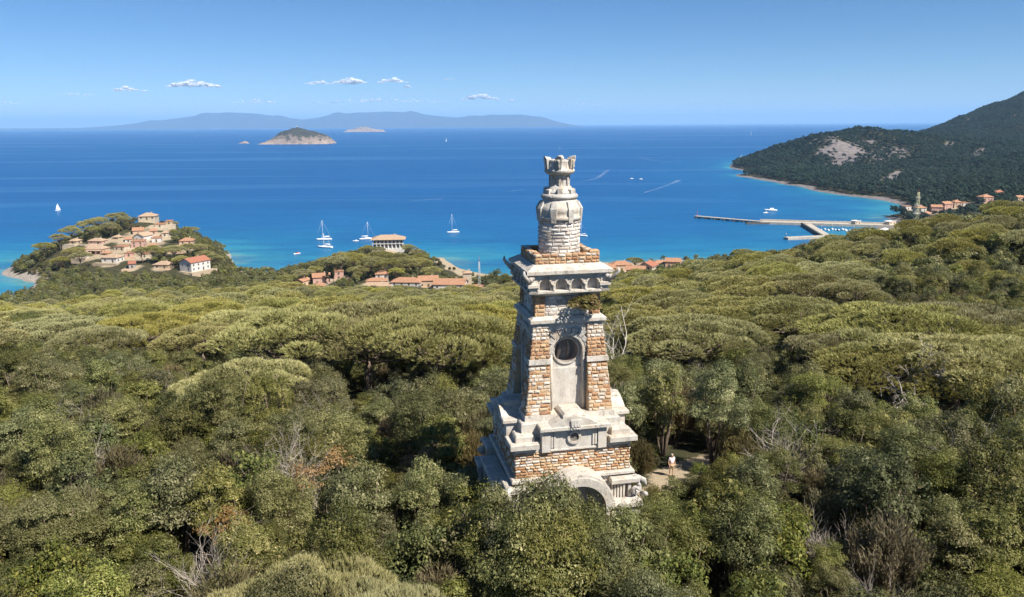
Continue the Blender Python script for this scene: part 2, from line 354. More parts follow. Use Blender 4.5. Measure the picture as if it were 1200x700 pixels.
H(354, 336, 9, 7, 3.6, 'gable', 'peach', 'roof', 70, YM(336), 'tiny orange gable house at left end of the town', g)
H(447, 331, 14, 8, 5.5, 'hip', 'white', 'roof', 8, YM(330), 'white two storey house with small orange hip roof', g)
H(441, 335, 22, 7, 3, 'hip', 'peach', 'roof', 4, YM(335), 'low peach house directly under the white two storey house', g)
H(440, 341, 32, 8, 3, 'hip', 'tan', 'roof_pale', 4, YM(340), 'long low house with pale tan roof at the forest edge', g)
H(476, 340, 32, 10, 5, 'hip', 'white', 'roof', -6, YM(339), 'long white house with orange hip roof left of the largest white one', g)
H(501, 337, 21, 10, 4.5, 'gable', 'peach', 'roof', 8, YM(337), 'peach house with orange roof between two long white houses', g)
H(527, 345, 34, 12, 6.2, 'gable', 'white', 'roof', -4, YM(343), 'largest white town house with long orange gable roof', g)
H(547.5, 338, 9, 6, 10, 'hip', 'cream', 'roof_pale', 5, YM(336), 'slim cream tower house beside the lattice mast', g)
H(556, 344, 20, 8, 3, 'gable', 'peach', 'roof', -4, YM(343), 'low orange roofed house at the foot of the lattice mast', g)
H(604, 338, 10, 8, 4, 'hip', 'peach', 'roof', 4, YM(338), 'orange roofed house half hidden behind the monument', g)
g = 'town houses by the beach right of the monument'
H(728, 318, 22, 10, 4.5, 'hip', 'peach', 'roof', 6, 580, 'orange hip roofed house nearest the right side of the monument', g)
H(746, 323, 20, 9, 4, 'gable', 'pink', 'roof', -8, 560, 'pink house with orange gable roof in front of its beach row', g)
H(760, 320, 17, 9, 5, 'gable', 'cream', 'roof_red', 60, 575, 'cream house with reddish gable facing the slope', g)
H(790, 314, 16, 9, 4.5, 'gable', 'peach', 'roof', -14, 590, 'peach house at the right end of the beach row', g)
H(774, 315, 16, 8, 4, 'hip', 'white', 'roof', 4, 600, 'white house with orange roof beside the palm trees', g)
H(812, 312, 8, 6, 3, 'flat', 'cream', 'roof', 4, 600, 'tiny cream hut under the dark oaks by the beach', g)
H(712, 321, 16, 8, 4, 'gable', 'peach', 'roof', 10, 570, 'orange roofed house partly hidden by the monument cornice', g)
g = 'houses around the harbour'
H(1157, 238, 17, 12, 8, 'hip', 'pink', 'roof', 12, 950, 'pink two storey house with hip roof on the slope above the harbour', g)
H(1172, 230, 15, 10, 5.5, 'hip', 'white', 'roof_red', 10, 1000, 'white house with red roof behind the pink two storey house', g)
H(1080, 249, 14, 10, 6, 'hip', 'white', 'roof', 6, 930, 'white house with orange roof beside the tall harbour mast', g)
H(1099, 249, 15, 10, 7, 'gable', 'pink', 'roof', -12, 925, 'pink gabled house at the left of the harbour row', g)
H(1110, 246, 16, 10, 8, 'gable', 'pink', 'roof', 20, 935, 'tall pink house in the middle of the harbour row', g)
H(1122, 244, 12, 10, 8, 'hip', 'peach', 'roof', 6, 945, 'peach house with hip roof near the right end of the harbour row', g)
H(1132, 243, 9, 8, 6, 'flat', 'white', 'roof', 0, 950, 'narrow white flat roofed house ending the harbour row', g)
H(1087, 256, 10, 9, 6, 'gable', 'pink', 'roof', 50, 890, 'small pink house in front of the harbour row', g)
H(1196, 235, 11, 8, 4, 'gable', 'peach', 'roof', 10, 930, 'small orange roofed house right of the pink two storey house', g)
H(1064, 246, 9, 8, 4.5, 'flat', 'white', 'roof', 10, 950, 'plain white block by the beach left of the tall harbour mast', g)
H(960, 206, 10, 8, 4, 'hip', 'pink', 'roof_red', 0, 1640, 'lone red roofed house in the woods of the far headland', 'far houses')
H(1017, 220, 7, 8, 4, 'hip', 'white', 'roof_pale', 0, 1420, 'small pale house by the far shore below the quarry scar', 'far houses')
VILLA = (454, 292, 620)
for h in HOUSES:
    cY(h[0], h[1], h[9], 0, ctlF if h[9] > 860 else ctlN)
cY(*VILLA)
# headland backs, shores and water, near sheet
for a in [(135, 258, 690, 4), (200, 262, 690, 5), (225, 275, 670, 4), (248, 292, 650, 3), (90, 278, 640, 5), (55, 297, 610, 5), (110, 312, 560, 6), (180, 330, 500, 6), (250, 322, 560, 5), (60, 316, 575, 3), (35, 322, 585, 1),
          (320, 324, 520, 9), (400, 308, 560, 7), (430, 296, 590, 7), (480, 296, 600, 7), (500, 305, 600, 4), (510, 318, 560, 6), (270, 312, 600, 4), (400, 325, 520, 2), (340, 334, 500, 7)]: cY(*a)
for a in [(265, 303), (30, 327), (80, 326), (518, 303), (545, 318), (700, 309), (780, 306)]:
    p = atZ(*a); ctlN.append((p[0], p[1], 1.0))
for a in [(10, 338), (25, 334), (-40, 340), (8, 330), (-30, 320), (5, 310), (285, 309), (310, 312), (345, 311), (285, 298), (560, 313), (600, 311), (660, 308), (540, 303), (530, 295), (760, 301), (840, 294), (900, 285)]: wat(*a)
for x, y in [(-380, 760), (-300, 775), (-230, 740), (-450, 640), (-160, 700), (-110, 720), (-60, 700), (100, 760), (-420, 480), (-520, 420), (250, 720), (330, 740)]: ctlN.append((x, y, -7))
for x, y, z in [(430, 560, 22), (520, 640, 14), (480, 760, 3), (650, 700, 12), (620, 500, 40), (800, 600, 40), (380, 640, 4), (300, 560, 22)]: ctlN.append((x, y, z))
# far sheet: harbour plain, headland, mountain
for a in [(900, 187, 2000), (930, 172, 2050), (960, 161, 2100), (990, 154, 2150), (1015, 152, 2150), (1040, 155, 2200), (1058, 156, 2300), (1090, 154, 3000), (1112, 148, 3200), (1140, 133, 3350), (1170, 120, 3450), (1200, 108, 3500), (1260, 85, 3550), (1340, 70, 3500), (1085, 172, 2650), (1120, 174, 2600), (1060, 168, 3000), (1030, 168, 3000), (1000, 168, 2900), (1076, 162, 3300), (1050, 165, 3500), (1170, 160, 2800), (1230, 150, 2800),
          (880, 200, 1850), (970, 195, 1800), (1020, 180, 1900), (1060, 195, 1700), (1000, 210, 1480), (1100, 200, 1700), (1050, 222, 1230), (1100, 225, 1150), (1150, 205, 1500), (1200, 200, 1450), (1200, 176, 2100), (1130, 182, 2000), (1190, 220, 1080), (1130, 222, 1110), (1260, 200, 1300), (1150, 232, 1050), (1340, 180, 1500)]: cY(*a, 6, ctlF)
for a in [(865, 206), (885, 209), (915, 214), (950, 221), (985, 228), (1020, 232), (1047, 236), (1060, 243), (1057, 252), (1045, 261), (1030, 268), (1020, 276)]:
    p = atZ(*a); ctlF.append((p[0], p[1], 1.))
for a, dy in [((890, 206), 40), ((915, 210), 40), ((950, 217), 40), ((985, 224), 40), ((1020, 229), 35), ((1050, 233), 30), ((1068, 240), 30), ((1072, 250), 20), ((1060, 259), 14)]:
    p = atZ(a[0]+3, a[1]); p = atZ(a[0]+3, a[1]) ; ctlF.append((p[0]+6, p[1]+8, 9. if a[0] < 1040 else 4.5))
for a in [(855, 209), (880, 214), (915, 219), (950, 227), (985, 234), (1015, 239), (1040, 242), (1045, 249), (1030, 258), (990, 270), (960, 285), (850, 200)]: wat(*a, z=-6, L=ctlF)
for x, y in [(560, 2150), (640, 2350), (760, 2600), (900, 2800), (1150, 3150), (1300, 3500), (480, 1950)]: ctlF.append((x, y, -8))
for x, y, z in [(1700, 4200, -10), (2000, 3850, 10), (2300, 4250, 15), (3000, 4300, 80), (700, 800, 10), (900, 800, 25), (1200, 900, 60), (1700, 1200, 120), (480, 880, 1.5), (520, 820, 4), (400, 740, -4)]: ctlF.append((x, y, z))
class RBF:
    def __init__(s, pts, lam):
        P = np.array(pts); s.c = P[:, :2]/100.; n = len(P)
        K = s.k(s.c, s.c) + lam*np.eye(n); Q = np.c_[np.ones(n), s.c]
        A = np.block([[K, Q], [Q.T, np.zeros((3, 3))]]); s.w = np.linalg.solve(A, np.r_[P[:, 2], 0, 0, 0]); s.n = n
    def k(s, a, b):
        d = np.sqrt(((a[:, None]-b[None])**2).sum(-1)); return d          # biharmonic in the plane: keeps ridges crisp
    def __call__(s, x, y):
        q = np.c_[np.ravel(x), np.ravel(y)]/100.; out = np.empty(len(q))
        for i in range(0, len(q), 20000):
            b = q[i:i+20000]; out[i:i+20000] = s.k(b, s.c) @ s.w[:s.n] + np.c_[np.ones(len(b)), b] @ s.w[s.n:]
        return out.reshape(np.shape(x))
rN, rF = RBF(ctlN, -.02), RBF(ctlF, -.05)
def ss(a, b, x): t = np.clip((x-a)/(b-a), 0, 1); return t*t*(3-2*t)
def ground(x, y):
    x = np.asarray(x, float); y = np.asarray(y, float)
    n = rN(x, y); f_ = rF(x, y)
    n = n - 60*ss(800, 900, y) - 60*ss(700, 800, y)*ss(330, 250, x)
    f_ = f_ - 60*ss(800, 700, y)
    wob = 1.2*np.sin(x/9.+1.3*np.sin(y/13.))*np.sin(y/11.+np.sin(x/17.))*ss(0, 6, np.abs(np.maximum(n, f_)))*ss(60, 160, y)
    wob += ss(1150, 1500, y)*(8*np.sin(x/60.+np.sin(y/70.))*np.sin(y/55.+1.1*np.sin(x/90.))+7*np.sin(x/31.+y/140.+1.5*np.sin(y/120.)))*ss(3, 30, f_)
    return np.maximum(np.maximum(n, f_) + wob, -12.)
def g1(x, y): return float(ground(np.array([x]), np.array([y]))[0])
def axis(spec):
    out = []
    for a, b, s in spec: out += list(np.arange(a, b, s))
    return np.array(out + [spec[-1][1]])
def gridmesh(name, xs, ys, zf, mat, extra=None):
    X, Y = np.meshgrid(xs, ys); Z = zf(X, Y); nx = len(xs)
    i = np.arange(len(ys)-1)[:, None]*nx + np.arange(nx-1)[None]
    Fc = np.stack([i, i+1, i+nx+1, i+nx], -1).reshape(-1, 4)
    me = rawmesh(name, np.stack([X, Y, Z], -1).reshape(-1, 3), Fc, smooth=True, extra={k: fn(X, Y, Z).ravel() for k, fn in (extra or {}).items()})
    me.materials.append(mat); return me
PERSON = np.array(atY(787, 549, 54.)); PERSON[2] = g1(PERSON[0], PERSON[1])
def dline(X, Y, pts):
    d = np.full(np.shape(X), 1e9)
    for (ax, ay), (bx, by) in zip(pts[:-1], pts[1:]):
        vx, vy = bx-ax, by-ay; t = np.clip(((X-ax)*vx+(Y-ay)*vy)/(vx*vx+vy*vy), 0, 1)
        d = np.minimum(d, np.hypot(X-ax-t*vx, Y-ay-t*vy))
    return d
hp = np.array([atY(h[0], h[1], h[9])[:2] for h in HOUSES] + [atY(*VILLA)[:2]])
PATH = [(TW[0]+4, TW[1]+4), (TW[0]+7, TW[1]+8.5), (PERSON[0], PERSON[1]), (PERSON[0]+4, PERSON[1]+4)]
def f_soil(X, Y, Z):
    s = ss(1.6, .7, dline(X, Y, PATH)); s = np.maximum(s, ss(7., 5.2, np.hypot(X-TW[0], Y-TW[1]))*.75)
    for q in hp: s = np.maximum(s, .62*ss(13, 7, np.hypot(X-q[0], Y-q[1])))
    s = np.maximum(s, .85*ss(4.5, 2.5, Z)*ss(520, 560, Y)*ss(-75, -55, X)*ss(175, 150, X))
    return s
def px_of(X, Y, Z):
    a, b, c = proj(np.stack([X, Y, Z], -1)); return a, b
def f_rockN(X, Y, Z):
    s = ss(3.5, 1.5, Z)*.8
    for a in [(265, 303, 650, 16), (60, 323, 580, 22), (30, 324, 590, 14), (515, 302, 640, 14), (240, 285, 655, 8), (225, 268, 680, 8)]:
        p = atY(*a[:3]); s = np.maximum(s, .8*ss(a[3], a[3]*.4, np.hypot(X-p[0], Y-p[1])))
    return s
def f_rockF(X, Y, Z):
    s = ss(3.2, 1.2, Z)*.8
    wv = 8*np.sin(X/21.)+6*np.sin(Y/17.+X/13.)
    px, py, _ = proj(np.stack([X, Y, Z], -1))
    e1 = np.hypot((px-988)/27, (py-179-.12*(px-985))/17); e2 = np.hypot((px-1040)/42, (py-182)/12); e3 = np.hypot((px-1046)/16, (py-209+.45*(px-1046))/6.5)
    wz = .22*np.sin(X/17.+2*np.sin(Y/23.))+.16*np.sin(Y/9.+X/11.)
    s = np.maximum(s, .60*ss(.72, .95, np.sin(X/47.+2*np.sin(Y/61.))*np.sin(Y/39.+1.4*np.sin(X/53.)))*ss(6, 15, Z)); s = np.maximum(s, ss(1.25, .7, e1+wz)*.95); s = np.maximum(s, ss(1.3, .5, e2+wz)*.56); s = np.maximum(s, ss(1.3, .7, e3+wz)*.9)
    return s
tN = terrain_mat('hillside_soil'); tF = terrain_mat('far_hillside', True)
o = link('hillside_terrain', gridmesh('hillside_terrain', axis([(-620, -130, 7), (-130, 130, 2.2), (130, 960, 8)]), axis([(-60, 4, 4), (4, 140, 2.2), (140, 800, 5.5)]), ground, tN, {'soil': f_soil, 'rock': f_rockN})); tag(o, kind='structure')
o = link('far_mountain_terrain', gridmesh('far_mountain_terrain', axis([(240, 1500, 10), (1500, 3200, 26)]), axis([(800, 3000, 11), (3000, 4300, 26)]), ground, tF, {'soil': f_soil, 'rock': f_rockF})); tag(o, kind='structure')

# ------------------------------------------------------------------ sea
gx = axis([(-700, 2400, 14)]); gy = axis([(350, 3500, 14)]); GX, GY = np.meshgrid(gx, gy); GZ = ground(GX, GY)
land = GZ > 0; edge = land & ~(np.roll(land, 1, 0) & np.roll(land, -1, 0) & np.roll(land, 1, 1) & np.roll(land, -1, 1))
EP = np.c_[GX[edge], GY[edge]]
def f_shore(X, Y, Z):
    q = np.c_[X.ravel(), Y.ravel()]; out = np.empty(len(q))
    for i in range(0, len(q), 4000):
        b = q[i:i+4000]; out[i:i+4000] = np.sqrt(((b[:, None]-EP[None])**2).sum(-1).min(1))
    return out*(1+2.2*ss(1000, 1700, Y.ravel()))
t = NT('sea_water'); P = t.geo()
sh = t.math('ADD', t.attr('shore'), t.math('MULTIPLY', t.math('SUBTRACT', t.noise(P, .012, 4, .6), .5), 120.))
shc = t.math('DIVIDE', sh, 900.)
c = t.ramp(shc, [(0., (0.125, 0.300, 0.280)), (.018, (0.035, 0.240, 0.302)), (.075, (0.013, 0.162, 0.297)), (.22, (0.007, 0.110, 0.274)), (1., (0.005, 0.082, 0.241))])
mp = t('Mapping', {'Vector': P, 'Scale': (.35, 1., 1.)}).outputs[0]
pt = t.math('ADD', t.math('MULTIPLY', t.ramp(t.noise(mp, .006, 5, .6), [(.35, 0.), (.65, 1.)]), .7), t.math('MULTIPLY', t.ramp(t.noise(mp, .045, 5, .7), [(.4, 0.), (.62, 1.)]), .5))
c = t.mix(t.math('MULTIPLY', pt, .7), c, (.004, .064, .195))
sl = t.ramp(t.noise(t('Mapping', {'Vector': P, 'Scale': (.12, 1., 1.), 'Rotation': (0, 0, .1)}).outputs[0], .0035, 4, .6, 1.), [(.55, 0.), (.62, 1.)])
hgt = t.math('ADD', t.noise(mp, .35, 3, .6), t.math('MULTIPLY', t.noise(mp, .07, 3, .5), 2.))
t.bump(hgt, .6, .9)
t.set(t.b, 'IOR', 1.33)
M['sea'] = t.done(c, t.math('SUBTRACT', .38, t.math('MULTIPLY', sl, .10)), .32)
xs = np.r_[-90000, -50000, -30000, -18000, -11000, -7000, -4500, -3000, -2000, -1400, -1000, axis([(-760, 900, 15), (900, 1900, 40)]), 2300, 3000, 4500, 7000, 11000, 18000, 30000, 50000, 90000]
ys = np.r_[-90000, -20000, -4000, -800, 0, 250, axis([(350, 1500, 14), (1500, 2600, 40)]), 2900, 3400, 4200, 5500, 7500, 11000, 17000, 26000, 40000, 60000, 90000]
o = link('sea', gridmesh('sea', xs, ys, lambda X, Y: X*0., M['sea'], {'shore': f_shore})); tag(o, kind='structure')

# ------------------------------------------------------------------ islets, mainland, haze, clouds
def rockmat(name, base):
    t = NT(name); P = t.geo(); z = t('SeparateXYZ', {0: P}).outputs[2]
    n = t.noise(P, .028, 7, .75)
    rk = t.mix(t.ramp(n, [(.35, 0.), (.65, 1.)]), (.13, .095, .075), (.42, .33, .26))
    gr = t.mix(t.noise(P, .12, 5, .7), (.028, .033, .022), (.07, .065, .042))
    k = t.ramp(t.math('ADD', t.math('DIVIDE', z, base), t.math('MULTIPLY', t.math('SUBTRACT', n, .5), 2.6)), [(.38, 0.), (.6, 1.)])
    t.bump(n, 1., 6.); return t.done(t.mix(k, rk, gr), .95, .1)
def islet(name, px, py, wpx, hpx, D_, label, prof, mat, seed):
    c = atZ(px, py); s_ = np.linalg.norm(c-np.array([0, 0, CZ]))/F
    W, Hh = wpx*s_, hpx*s_; n = 130; xs_ = np.linspace(-.5, .5, n)*W*1.1; ys_ = np.linspace(-.5, .5, 70)*W*D_
    r_ = np.random.default_rng(seed); ph = r_.uniform(0, 6, 12)
    def zf(X, Y):
        u = X/W; v = Y/(W*D_)*1.15
        base = np.interp(u, *prof); e = np.clip(1-(np.abs(v)*2)**2.2, 0, 1)
        nz = sum(np.sin(X/W*f1*6.3+ph[k])*np.sin(Y/W*f1*6.3+ph[k+5])/f1 for k, f1 in enumerate((3, 6, 11, 19, 31)))
        return Hh*(base*e**.6*(1+.17*nz)) - 3
    me = gridmesh(name, xs_, ys_, zf, mat); o_ = link(name, me, None, None, (c[0], c[1], 0)); return tag(o_, label, 'islet', 'islets out at sea')
isl = rockmat('islet_rock', 78.); isl2 = rockmat('islet_rock_far', 190.)
profP = ([-.55, -.5, -.43, -.34, -.22, -.10, -.03, .06, .2, .32, .41, .46, .5, .55], [0, .10, .2, .42, .78, .95, 1., .95, .80, .66, .55, .30, .04, 0])
islet('rocky_islet', 350, 168.5, 76, 17.5, .8, 'dark green dome shaped islet with pale cliffs, the nearer islet', profP, isl, 3)
islet('rocky_islet', 285, 168.3, 14, 3, .6, 'tiny bare skerry just left of the dome shaped islet', ([-.5, -.2, .1, .3, .5], [0, .5, 1, .8, 0]), isl, 4)
islet('rocky_islet', 316, 168, 12, 2.5, .6, 'low reef touching the left foot of the dome shaped islet', ([-.5, -.2, .1, .3, .5], [0, .8, 1, .7, .2]), isl, 5)
islet('rocky_islet', 428, 154.6, 46, 6.0, .7, 'low pale rocky islet farther out towards the mainland', ([-.5, -.42, -.25, -.12, .0, .12, .25, .42, .5], [0, .45, .6, .95, 1., .7, .55, .4, 0]), isl2, 6)
# lighthouse on the islet
c0 = atY(348, 151.5, atZ(350, 168.5)[1])
lt = empty('lighthouse', (c0[0], c0[1], c0[2]-6), 0, 'tiny white lighthouse on top of the dome shaped islet', 'lighthouse')
m = MB(); m.box(-9, 9, -6, 6, 0, 9); m.build('keeper_house', M['w_white'], lt)
m = MB(); m.lathe([(4, 0), (3, 20), (3.8, 20.5), (3.8, 22), (2.2, 22), (2.2, 25), (.1, 27)], 12); m.build('light_tower', M['w_white'], lt)
t = NT('mainland_scrub'); t.bump(t.noise(t.geo(), .002, 5), 1., 60.); M['mainland'] = t.done(t.mix(t.noise(t.geo(), .0012, 6, .7), (.030, .042, .040), (.075, .080, .070)), .95, .1)
skl = [(-500, 146), (-60, 149), (0, 150.5), (90, 150), (150, 146), (175, 142), (205, 139), (232, 135), (250, 132.5), (270, 131.5), (300, 133), (330, 137), (355, 140), (372, 138), (390, 133.5), (420, 132), (455, 130.5), (480, 131.5), (510, 135.5), (535, 137.5), (555, 136), (580, 134.5), (610, 134), (630, 136.5), (645, 140.5), (665, 145), (690, 149)]
MD = 33000.
def mainl(X, Y):
    sx = np.array([atY(a, b, MD)[0] for a, b in skl]); sz = np.array([atY(a, b, MD)[2] for a, b in skl])
    d = (Y-MD)/2600.; ridge = np.interp(X, sx, np.maximum(sz, -30))
    rr = 1+.10*np.sin(X/430.+1.7*np.sin(Y/600.)) + .06*np.sin(X/170.+Y/330.)
    prof_ = np.where(d < 0, np.clip(1+d, 0, 1)**.8, np.clip(1-d, 0, 1))
    return ridge*np.where(np.abs(d) < .04, 1, rr)*prof_ - 12
o = link('mainland_hills', gridmesh('mainland_hills', np.linspace(-40000, 4500, 400), np.linspace(MD-2600, MD+2600, 41), mainl, M['mainland'])); tag(o, kind='structure')
m = MB(); m.box(-75000, 75000, -3000, 75000, -14., 800.)
hz = NT('sea_haze'); hz.n.remove(hz.b); vol = hz('VolumePrincipled', {'Color': (.40, .68, 1., 1), 'Density': 3.6e-5, 'Anisotropy': 0.}); hz.l.new(vol.outputs[0], hz.n['Material Output'].inputs['Volume'])
o = m.build('haze', hz.m); tag(o, kind='stuff')
# clouds: loose puffs far out over the mainland
def ico(sub=2):
    b = bmesh.new(); bmesh.ops.create_icosphere(b, subdivisions=sub, radius=1.); V_ = np.array([v.co[:] for v in b.verts]); F_ = np.array([[v.index for v in f.verts] for f in b.faces]); b.free(); return V_, F_
IV, IF = ico(2)
t = NT('cloud_white'); P = t.geo()
lw = t('LayerWeight', {'Blend': .35}).outputs['Facing']
al = t.math('MULTIPLY', t('ObjectInfo').outputs['Alpha'], t.math('MULTIPLY', t.ramp(lw, [(.05, .85), (.68, 0.)]), t.ramp(t.noise(P, .0033, 6, .75), [(.36, .05), (.62, 1.)])))
t.set(t.b, 'Alpha', al); t.bump(t.noise(P, .01, 5, .7), .8, 60.); M['cloud'] = t.done((.85, .84, .84), 1., 0.)
CL = [(226, 102, 54, 9, 1., 'brightest long puffy cloud over the left mainland ridge'), (150, 107, 36, 6, .8, 'small puffy cloud just left of the brightest cloud'), (92, 112, 40, 4, .4, 'faint cloud smear above the left end of the mainland'),
      (375, 99, 30, 6, .75, 'leftmost puff of the three above the middle hills'), (410, 98, 40, 8, .9, 'bright middle puff of the three above the middle hills'), (461, 97, 34, 7, .7, 'rightmost puff of the three above the middle hills'),
      (478, 103, 8, 5, .5, 'tiny wisp under the right of the three puffs'), (527, 94, 12, 4, .4, 'tiny faint wisp highest over the sea'), (562, 117, 42, 8, .9, 'flat bottomed cloud above the right end of the mainland'), (600, 119, 16, 3, .6, 'small flake right of the flat bottomed cloud'),
      (442, 120, 150, 5, .55, 'long thin cloud bank lying along the hilltops'), (300, 121, 52, 6, .45, 'faint low cloud over the first mainland ridge'), (690, 124, 80, 4, .35, 'faint thin streak above the empty sea behind the monument'), (765, 124, 34, 3, .35, 'faint short streak right of the monument top'), (808, 123, 10, 3, .3, 'faintest speck of cloud far right'), (6, 122, 30, 5, .5, 'cloud cut by the left picture edge')]
CD = 36000.
for k, (px, py, wp, hp_, dens, lab) in enumerate(CL):
    c = atY(px, py, CD); s_ = CD*1.02/F; r_ = np.random.default_rng(100+k)
    n = int(6+wp*.5*(.5+dens)); VV, FF = [], []
    for j in range(n):
        u = r_.uniform(-1, 1); rad = 1.3*hp_*s_*.5*r_.uniform(.3, .75)*(1.05-.65*abs(u))*(.6+.5*dens)
        p = np.array([u*wp*.5*s_, r_.uniform(-1, 1)*wp*.25*s_, rad*.3 + r_.uniform(0, .6)*hp_*s_*(1-abs(u))])
        sc_ = np.array([rad*r_.uniform(1.2, 2.2), rad*1.5, rad*r_.uniform(.55, .9)])
        nz = 1+.22*np.sin(IV*5+r_.uniform(0, 6, 3)).prod(1, keepdims=True)
        FF.append(IF+len(IV)*j); VV.append(IV*sc_*nz+p)
    me = rawmesh('cloud', np.concatenate(VV), np.concatenate(FF), smooth=True)
    o = link('cloud', me, M['cloud'], None, tuple(c)); o.color = (1, 1, 1, min(1., dens*.95+.28)); tag(o, lab, 'cloud', 'small clouds over the sea')


# ------------------------------------------------------------------ the monument
M['recess'] = stone('recess_stone', (.46, .40, .35), (.16, .14, .13), amt=.5, och=.3)
tw = empty('lighthouse_monument', TW, PHI, 'weathered stone lighthouse monument with ochre corner piers rising out of the scrub', 'monument')
MS = [Matrix.Rotation(-math.pi/2*k, 4, 'Z') for k in range(4)]
def circ(cx, cz, r, n, a0=0., a1=2*math.pi): return [(cx+r*math.cos(a0+(a1-a0)*k/n), cz+r*math.sin(a0+(a1-a0)*k/n)) for k in range(n+1)]
def ringseg(mb, cx, cz, r0, r1, y0, y1, n=18, a0=0., a1=math.pi, tone=.5):
    A = circ(cx, cz, r0, n, a0, a1); B = circ(cx, cz, r1, n, a0, a1)
    for k in range(n): mb.hexa([(A[k][0], y0, A[k][1]), (B[k][0], y0, B[k][1]), (B[k][0], y1, B[k][1]), (A[k][0], y1, A[k][1]), (A[k+1][0], y0, A[k+1][1]), (B[k+1][0], y0, B[k+1][1]), (B[k+1][0], y1, B[k+1][1]), (A[k+1][0], y1, A[k+1][1])], tone)
def holepanel(mb, x0, x1, z0, z1, y, cx, cz, r, n=28, tone=.5):
    C_ = circ(cx, cz, r, n)[:-1]; O = []
    for x, z in C_:
        dx, dz = x-cx, z-cz; k = min(((x1-cx) if dx > 0 else (cx-x0))/max(abs(dx), 1e-6), ((z1-cz) if dz > 0 else (cz-z0))/max(abs(dz), 1e-6)); O.append((cx+dx*k, cz+dz*k))
    i = mb.pts([(x, y, z) for x, z in C_] + [(x, y, z) for x, z in O])
    for k in range(n): mb.face([i+k, i+n+k, i+n+(k+1) % n, i+(k+1) % n], tone)
    for cxn, czn in ((x0, z0), (x1, z0), (x1, z1), (x0, z1)):
        a = math.atan2(czn-cz, cxn-cx) % (2*math.pi); k = int(a/(2*math.pi)*n)
        j = mb.pts([(cxn, y, czn)]); mb.face([i+n+k % n, j, i+n+(k+1) % n], tone)
# foot: hidden mostly by the trees
m = MB(); m.frust(3.15, -1.2, 3.12, 6.7)
for k in range(4):
    m.M = MS[k]; m.blocks((-3.22, -3.16, -.5), (3.22, -3.16, -.5), (3.2, -3.13, 6.66), (-3.2, -3.13, 6.66), (0, -1, 0), .42, .8, .06)
m.build('basement', M['white_block'], tw)
m = MB(); m.box(-3.38, 3.38, -3.38, 3.38, 6.68, 6.86, b=.05); m.build('basement_ledge', M['marble'], tw)
for k in range(4):
    m = MB(MS[k]); m.box(-3.12, 3.12, -3.12, -2.6, 6.85, 8.27, .5)
    def tn(u, v): return random.random()*.55 if random.random() < (.62 if .5 < u or v < .5 else .38) else .55+.45*random.random()
    m.blocks((-3.17, -3.13, 6.87), (3.17, -3.13, 6.87), (3.17, -3.13, 8.28), (-3.17, -3.13, 8.28), (0, -1, 0), .165, .34, .05, tn)
    m.build('block_wall', M['brick'], tw)
m = MB(); m.box(-3.16, 3.16, -3.16, 3.16, 8.28, 8.56); m.box(-3.05, 3.05, -3.05, 3.05, 8.565, 8.83); m.build('terrace', M['marble'], tw)
for k in range(4):
    m = MB(MS[k]); m.box(1.93, 3.46, -3.46, -1.93, 8.562, 8.84, b=.03); m.box(2.12, 3.12, -3.12, -2.12, 8.84, 9.2, b=.07); m.build('corner_slab', M['marble'], tw)
    # the pedimented block in the middle of each side
    m = MB(MS[k]); m.box(-1.3, 1.3, -3.2, -2.3, 8.283, 9.5)
    for s_ in (-1, 1):
        m.box(*sorted((s_*1.3, s_*1.76)), -3.34, -2.2, 8.286, 9.49)
        for q in (1.06, 1.2): m.box(*sorted((s_*(q-.045), s_*(q+.045))), -3.275, -3.19, 8.5, 9.47)
    m.box(-1.25, 1.25, -3.25, -3.19, 8.283, 8.36)
    gb = m.build('pediment_block', M['smooth'], tw)
    m = MB(MS[k]); m.box(-1.9, 1.9, -3.54, -2.05, 9.5, 9.7, b=.04)
    m.prism([(-1.3, 9.7), (1.3, 9.7), (.9, 9.93), (.45, 10.14), (0, 10.24), (-.45, 10.14), (-.9, 9.93)], -3.5, -1.7)
    m.box(-.62, .62, -3.3, -1.7, 9.9, 10.3, b=.12)
    m.build('pediment', M['marble'], gb)
    m = MB(MS[k]); m.box(-.28, .28, -3.58, -3.2, 9.5, 10.02); m.box(-.2, .2, -3.33, -3.19, 9.38, 9.5)
    for x in (-.17, 0., .15):
        m.tube([(x-.05, -3.59, 9.92), (x-.06, -3.6, 9.7), (x+.03, -3.6, 9.62), (x+.06, -3.59, 9.8)], .02, 5)
    m.tube([(-.2, -3.59, 9.56), (.2, -3.59, 9.56)], .02, 5); m.build('monogram_keystone', M['carved'], gb)
    m = MB(MS[k]); ringseg(m, 0, 8.98, .25, .38, -3.31, -3.19, 20, 0, 2*math.pi); m.build('oculus_ring', M['marble'], gb)
    m = MB(MS[k]); m.prism(circ(0, 8.98, .255, 20)[:-1], -3.215, -3.1); m.build('oculus_shade_disc', M['opening_dark'], gb)  # solid dark disc, the opening's shade painted as its colour
m = MB(); m.frust(2.66, 8.82, 2.6, 9.6); m.frust(2.5, 9.58, 2.46, 10.02)
for k in range(4):
    m.M = MS[k]; m.box(1.0, 2.72, -2.72, -1.0, 8.83, 9.72, b=.05)
m.build('shaft_base', M['marble'], tw)
